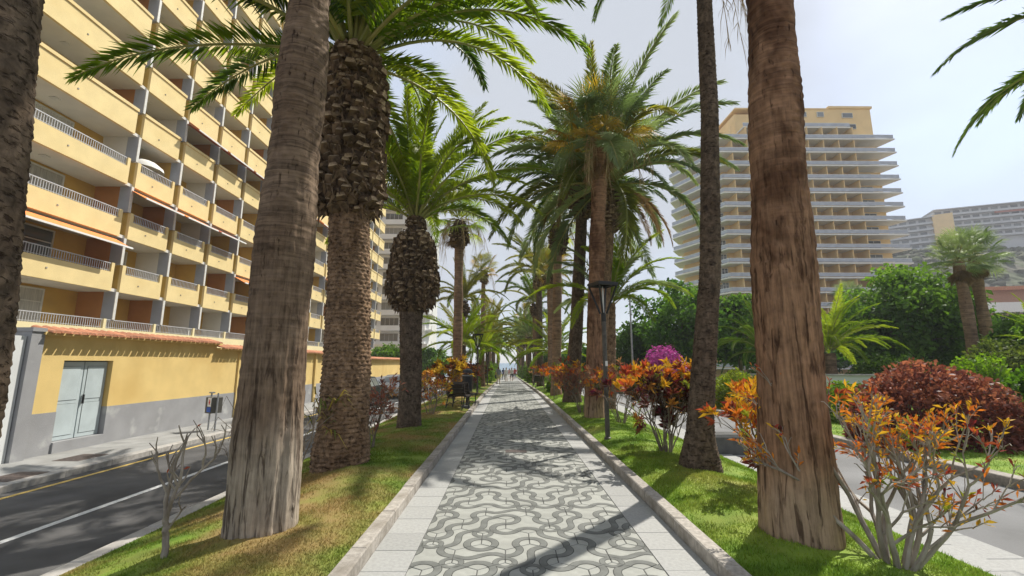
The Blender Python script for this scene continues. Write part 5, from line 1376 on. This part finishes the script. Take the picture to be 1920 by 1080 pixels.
def seat(label, X, Y, rz, group='curved slat seats beside the path'):
    """curved slat seat: cast side frames, slats that roll over the back"""
    t = thing('park_seat', label, 'bench', (X, Y, float(lawn_z(X, Y))-.015), rz, group)
    W = .74
    prof = [(.42, .40), (.44, .43), (.40, .46), (.28, .445), (.14, .43), (.02, .44), (-.08, .50), (-.13, .60), (-.16, .72), (-.18, .83), (-.22, .90), (-.29, .91), (-.33, .86), (-.33, .78)]
    for (xa, za), (xb, zb) in zip(prof[:-1], prof[1:]):
        d = np.array([xb-xa, zb-za]); L = np.linalg.norm(d); d /= L; n = np.array([-d[1], d[0]])*.014
        a = np.array([xa, za])+d*.006; c = np.array([xb, zb])-d*.006
        V = [(p[0], y, p[1]) for y in (-W/2, W/2) for p in (a-n, c-n, c+n, a+n)]
        MB().add(V, [(0, 1, 2, 3), (7, 6, 5, 4), (0, 4, 5, 1), (1, 5, 6, 2), (2, 6, 7, 3), (3, 7, 4, 0)]).build('slat', MT['slat'], t)
    for sy in (-1, 1):
        y = sy*(W/2-.05); b = MB()
        b.tube([(x, y, z-.025) for x, z in prof], .018, 6)
        b.tube([(.36, y, .42), (.38, y, .2), (.34, y, 0.0)], .022, 6); b.tube([(-.04, y, .44), (-.14, y, .22), (-.24, y, 0.0)], .022, 6)
        b.tube([(.37, y, .1), (.1, y, .2), (-.2, y, .1)], .014, 5)
        b.build('side_frame', MT['black_metal'], t)
    return t
seat('nearer curved dark slat seat left of the path', -1.85, 16.4, R(72))
seat('curved dark slat seat just behind the nearer one, left of the path', -1.72, 17.35, R(60))
seat('curved dark slat seat on the right beyond the boot ball palm', 2.25, 33.5, R(105))
tag(MB().bbox(-.16, .16, -.12, .12, -.02, .10, .02).build('stone_block', MT['mortar'], loc=(-1.56, 16.75, .10)), 'dark flat block by the kerb in front of the seats', 'block')

t = thing('litter_bin', 'tall black litter bin on a post beside the left seats', 'bin', (-1.62, 17.95, float(lawn_z(-1.62, 17.95))-.02), 0)
MB().tube([(0, 0, 0), (0, 0, .62)], .05, 10).build('post', MT['black_metal'], t)
b = MB(); b.lathe([(.13, .5), (.19, .56), (.21, 1.12), (.225, 1.14), (.225, 1.17), (.2, 1.18)], 18); b.build('body', MT['black_metal'], t)
b = MB(); b.lathe([(.14, 1.27), (.22, 1.26), (.19, 1.36), (.06, 1.42), (.001, 1.43)], 18); b.build('lid', MT['black_metal'], t)
b = MB(); [b.tube([(.17*math.cos(a), .17*math.sin(a), 1.16), (.17*math.cos(a), .17*math.sin(a), 1.29)], .012, 5) for a in (0.5, 2.6, 4.7)]; b.build('strut', MT['black_metal'], t)
b = MB(); b.lathe([(.228, 1.135), (.23, 1.165)], 18); b.build('band', MT['grey_metal'], t)

t = thing('street_bin', 'square dark bin on two posts with red white and blue sticker, left footway', 'bin', (-9.05, 14.1, -.287), R(-32), None)
for sx in (-.2, .2): MB().tube([(sx, 0, 0), (sx, 0, 1.12)], .026, 8).build('post', MT['grey_metal'], t)
MB().bbox(-.17, .17, -.16, .16, .52, 1.0, .02).build('body', M('bin_grey', (.11, .105, .09), .6), t)
MB().box(-.26, -.10, -.05, .05, 1.10, 1.14).build('cap', MT['grey_metal'], t)
b = MB(); b.box(-.03, .17, -.168, -.161, .72, .98, 0); b.box(-.05, .165, -.168, -.161, .56, .70, 1); b.box(.05, .10, -.171, -.168, .78, .93, 2); b.box(.03, .12, -.171, -.168, .83, .87, 2)
b.build('sticker', [MT['white'], M('blue', (.03, .10, .45), .5), M('red', (.55, .04, .04), .5)], t)

# thin lamp pole of the lane
t = thing('lamp_pole', 'thin grey street light pole by the magenta bougainvillea', 'street lamp', (7.5, 27.0, -.22+float(gz(27))), 0)
MB().lathe([(.09, 0), (.07, .3), (.045, 6.4)], 10).build('post', MT['grey_metal'], t)
MB().tube([(0, 0, 6.3), (0.1, 0, 6.6), (.6, 0, 6.75)], .03, 6).build('arm', MT['grey_metal'], t)
MB().bbox(.55, 1.05, -.1, .1, 6.68, 6.78, .02).build('lamp_head', MT['grey_metal'], t)

# low garden walls seen in gaps of the planting
def lowwall(lab, a, c, h, mat='wall_pale'):
    a = np.array(a, float); c = np.array(c, float); L = np.linalg.norm(c-a)
    t = thing('low_wall', lab, 'wall', (a[0], a[1], float(far_z(a[0], a[1]))-.15), math.atan2(c[1]-a[1], c[0]-a[0]), 'low garden walls')
    MB().box(0, L, 0, .25, 0, h).build('wall', MT[mat], t); MB().bbox(-.03, L+.03, -.04, .29, h, h+.07, .01).build('coping', MT['kerb_pale'], t)
lowwall('low white garden wall right of the reddish trunk', (12.2, 18.6), (17.0, 17.4), 1.35)
lowwall('low white garden wall left of the reddish trunk', (11.0, 20.4), (13.2, 19.9), 1.35)
lowwall('pale stone wall showing right of the red hedge mound', (15.2, 12.9), (19.0, 12.2), 1.25)
lowwall('low dark stone edging beyond the lane by the yellow hedge', (8.4, 17.0), (11.2, 16.6), .40, 'kerb')
tag(MB().bbox(-.45, .45, -.25, .25, 0, .42, .05).build('stone_block', MT['mortar'], loc=(4.62, 9.9, -.17)), 'dark stone block on the paved strip behind the slender palm', 'block')

# ------------------------------------------------------------------ parked cars
def car(label, X, Y, rz, body_col, group='cars parked by the yellow wall'):
    t = thing('parked_car', label, 'car', (X, Y, -.40+float(gz(Y))), rz, group)
    bm_ = M('car_paint', body_col, .25, var=.03, spec=.6, metal=.3)
    # cross sections along the length: (y, half width, z bottom, z belt, half width roof, z roof)
    sec = [(-2.05, .70, .38, .62, .68, .64), (-1.95, .80, .28, .78, .72, .80), (-1.3, .86, .24, .90, .76, .94), (-.75, .87, .24, .95, .62, 1.36), (-.1, .87, .24, .96, .60, 1.46), (.7, .87, .24, .97, .60, 1.45), (1.35, .86, .24, .97, .62, 1.30), (1.85, .84, .26, .95, .72, 1.02), (2.05, .76, .36, .80, .70, .84)]
    V = []; 
    for (y, w, zb, zl, wr, zr) in sec: V += [(-w*.92, y, zb), (-w, y, zb+.2), (-w, y, zl), (-wr, y, zr), (0, y, zr+.02), (wr, y, zr), (w, y, zl), (w, y, zb+.2), (w*.92, y, zb)]
    n = 9; F = []
    for i in range(len(sec)-1):
        for j in range(n): F.append((i*n+j, i*n+(j+1) % n, (i+1)*n+(j+1) % n, (i+1)*n+j))
    b = MB().add(V, F); b.add(V[:n], [tuple(range(n))]); b.add(V[-n:], [tuple(range(n))[::-1]])
    b.build('body', bm_, t, smooth=False)
    gl = MT['pane']
    for sx in (-1, 1):
        for (i0, i1) in ((3, 4), (4, 5), (5, 6)):
            (ya, w0, _, l0, r0, z0), (yb, w1, _, l1, r1, z1) = sec[i0], sec[i1]
            q = lambda w, l, r_, z, f: (sx*(w+(r_-w)*f+.012), l+(z-l)*f)
            a0, a1, b0, b1 = q(w0, l0, r0, z0, .12), q(w0, l0, r0, z0, .86), q(w1, l1, r1, z1, .12), q(w1, l1, r1, z1, .86)
            ya_, yb_ = ya+.05, yb-.05
            MB().add([(a0[0], ya_, a0[1]), (b0[0], yb_, b0[1]), (b1[0], yb_, b1[1]), (a1[0], ya_, a1[1])], [(0, 1, 2, 3)]).build('side_window', gl, t)
    for (i0, i1, nm) in ((2, 3, 'windscreen'), (6, 7, 'rear_window')):
        (ya, w0, _, l0, r0, z0), (yb, w1, _, l1, r1, z1) = sec[i0], sec[i1]
        f = lambda t_: ((r0+(r1-r0)*t_)*.9, ya+(yb-ya)*t_, z0+(z1-z0)*t_+.035)
        p, q_ = f(.12), f(.92)
        MB().add([(-p[0], p[1], p[2]), (p[0], p[1], p[2]), (q_[0], q_[1], q_[2]), (-q_[0], q_[1], q_[2])], [(0, 1, 2, 3)]).build(nm, gl, t)
    for sx in (-1, 1):
        for y in (-1.28, 1.28):
            w = MB(); th = np.linspace(0, 2*math.pi, 20, endpoint=False)
            w.add([(sx*x, y+.31*math.cos(a), .31+.31*math.sin(a)) for x in (.70, .885) for a in th], [(i, (i+1) % 20, 20+(i+1) % 20, 20+i) for i in range(20)]); w.add([(sx*.885, y+.31*math.cos(a), .31+.31*math.sin(a)) for a in th], [tuple(range(20))])
            wo = w.build('wheel', MT['tyre'], t)
            MB().add([(sx*.89, y+.19*math.cos(a), .31+.19*math.sin(a)) for a in th], [tuple(range(20))]).build('rim', MT['grey_metal'], wo)
        MB().bbox(sx*.60-.13, sx*.60+.13, -2.06, -1.93, .60, .74, .02).build('headlight', MT['lamp_glass'], t)
        MB().bbox(sx*.66-.09, sx*.66+.09, 1.97, 2.065, .70, .86, .02).build('tail_light', M('tail_red', (.4, .02, .02), .3), t)
    return t
MT['tyre'] = M('tyre', (.02, .02, .02), .85)
car('dark parked car seen through the twiggy croton on the left', -7.45, 22.5, 0, (.03, .033, .04))
car('silver parked car beyond the bulging date palm', -7.5, 30.5, 0, (.45, .46, .47))
car('white parked car farther along the left street', -7.5, 38.0, 0, (.72, .72, .70))

# ------------------------------------------------------------------ people far down the path
def person_mesh(seed, stride, cols, bag):
    r = random.Random(seed); s = stride
    J = {'pel': (0, 0, .95), 'wai': (0, 0, 1.10), 'che': (0, 0, 1.32), 'nek': (0, 0, 1.47), 'hd0': (0, .01, 1.56), 'hd1': (0, .02, 1.68), 'hd2': (0, .01, 1.74),
         'hl': (-.10, 0, .90), 'kl': (-.11, s*.16, .50), 'al': (-.11, s*.22-.05, .09), 'tl': (-.12, s*.22+.10, .035),
         'hr': (.10, 0, .90), 'kr': (.11, -s*.10+.05, .50), 'ar': (.11, -s*.30, .10), 'tr': (.12, -s*.30+.14, .035),
         'sl': (-.19, 0, 1.40), 'el': (-.25, -s*.10, 1.13), 'wl': (-.26, -s*.04+.05, .90), 'fl': (-.26, -s*.04+.08, .78),
         'sr': (.19, 0, 1.40), 'er': (.25, s*.10, 1.13), 'wr': (.26, s*.16+.05, .90), 'fr': (.26, s*.18+.08, .78)}
    RD = {'pel': .155, 'wai': .135, 'che': .165, 'nek': .06, 'hd0': .085, 'hd1': .105, 'hd2': .075, 'hl': .10, 'kl': .065, 'al': .045, 'tl': .04, 'hr': .10, 'kr': .065, 'ar': .045, 'tr': .04,
          'sl': .07, 'el': .048, 'wl': .035, 'fl': .035, 'sr': .07, 'er': .048, 'wr': .035, 'fr': .035}
    E = [('pel', 'wai'), ('wai', 'che'), ('che', 'nek'), ('nek', 'hd0'), ('hd0', 'hd1'), ('hd1', 'hd2'), ('pel', 'hl'), ('hl', 'kl'), ('kl', 'al'), ('al', 'tl'), ('pel', 'hr'), ('hr', 'kr'), ('kr', 'ar'), ('ar', 'tr'),
         ('che', 'sl'), ('sl', 'el'), ('el', 'wl'), ('wl', 'fl'), ('che', 'sr'), ('sr', 'er'), ('er', 'wr'), ('wr', 'fr')]
    ks = list(J); me = bpy.data.meshes.new('person_skeleton'); me.from_pydata([J[k] for k in ks], [(ks.index(a), ks.index(b)) for a, b in E], [])
    o = bpy.data.objects.new('person_skeleton', me); COL.objects.link(o)
    md = o.modifiers.new('skin', 'SKIN')
    sv = me.skin_vertices[0].data if me.skin_vertices else None
    if sv is None:
        bm = bmesh.new(); bm.from_mesh(me); bm.verts.layers.skin.verify(); bm.to_mesh(me); bm.free(); sv = me.skin_vertices[0].data
    for i, k in enumerate(ks): sv[i].radius = (RD[k]*(1.15 if k in ('pel', 'che') else 1), RD[k]*.8 if k in ('pel', 'wai', 'che') else RD[k]); sv[i].use_root = (k == 'pel')
    o.modifiers.new('sub', 'SUBSURF').levels = 1
    dg = bpy.context.evaluated_depsgraph_get(); ev = o.evaluated_get(dg); out = bpy.data.meshes.new_from_object(ev)
    bpy.data.objects.remove(o)
    for m in cols: out.materials.append(m)
    for p in out.polygons:
        c = p.center; p.use_smooth = True
        arm = abs(c.x) > .215
        if c.z > 1.50: p.material_index = 3 if (c.z > 1.66 or c.y < -.03) else 2
        elif arm and c.z < 1.22: p.material_index = 2
        elif c.z > .95: p.material_index = 0
        elif c.z > (.50 if bag else .08): p.material_index = 1
        elif c.z > .09: p.material_index = 2
        else: p.material_index = 3
    return out
SK = M('skin', (.46, .29, .21), .6); HR = M('hair', (.05, .035, .025), .7)
CL = {n: M('cloth_'+n, c, .9, var=.12) for n, c in (('grey', (.16, .17, .17)), ('black', (.03, .03, .035)), ('white', (.66, .65, .63)), ('red', (.45, .06, .06)), ('pink', (.55, .22, .25)), ('navy', (.04, .06, .13)), ('khaki', (.33, .28, .19)), ('pale', (.55, .53, .47)))}
PPL = [(-.95, 44.0, 0, .9, 'grey', 'khaki', False, 'person in a dark grey top on the left of the path, nearest the camera'),
       (-.25, 56.0, 2, .6, 'white', 'pale', True, 'person in white top and pale shorts in the middle of the path'),
       (.45, 58.0, 3, -.7, 'pale', 'black', True, 'person in a pale top and dark shorts walking beside the one in white'),
       (-.7, 66.0, 0, .5, 'navy', 'black', False, 'person in navy clothes near the left kerb in the distance'),
       (.9, 68.0, 3, .8, 'red', 'navy', True, 'person in a red top on the right side of the distant path'),
       (.2, 74.0, 0, -.6, 'pink', 'white', True, 'person in a pink top in the distant group'),
       (1.2, 76.0, 3, .6, 'red', 'black', False, 'person in a red top and black trousers at the right of the distant group'),
       (-.3, 80.0, 0, .7, 'white', 'navy', False, 'person in a white top and navy trousers farthest down the path'),
       (.7, 84.0, 3, .5, 'black', 'khaki', True, 'person in a black top and khaki shorts farthest down the path')]
for q, (X, Y, fac, st, top, bot, sh, lab) in enumerate(PPL):
    me = person_mesh(q, st, [CL[top], CL[bot], SK, HR], sh)
    zz = min(v.co.z for v in me.vertices)
    o = new_obj('person', me, None, (X, Y, float(gz(Y))-zz), (0, 0, R(180) if fac else R(8)))
    tag(o, lab, 'person', 'people walking on the far path')
b = MB(); b.bbox(-.16, .16, -.07, .07, 0, .34, .05); b.tube([(-.08, 0, .33), (-.05, 0, .55), (.05, 0, .55), (.08, 0, .33)], .012, 5)
tag(b.build('shoulder_bag', CL['black'], loc=(-1.24, 44.02, float(gz(44))+.62), rot=(0, 0, R(90))), 'black bag carried by the nearest walker on the path', 'bag')

# ------------------------------------------------------------------ thin sea haze
hz = MB(); hz.box(-280, 440, -70, 340, -12, 92)
hm = bpy.data.materials.new('haze'); hm.use_nodes = True
hn, hl = hm.node_tree.nodes, hm.node_tree.links
hn.clear()
ho = hn.new('ShaderNodeOutputMaterial'); hv = hn.new('ShaderNodeVolumePrincipled')
hv.inputs['Color'].default_value = (0.86, 0.88, 0.93, 1)
hv.inputs['Density'].default_value = 0.0008
hl.new(hv.outputs['Volume'], ho.inputs['Volume'])
tag(hz.build('haze', hm), 'thin pale sea haze over the whole place', 'haze', kind='stuff')
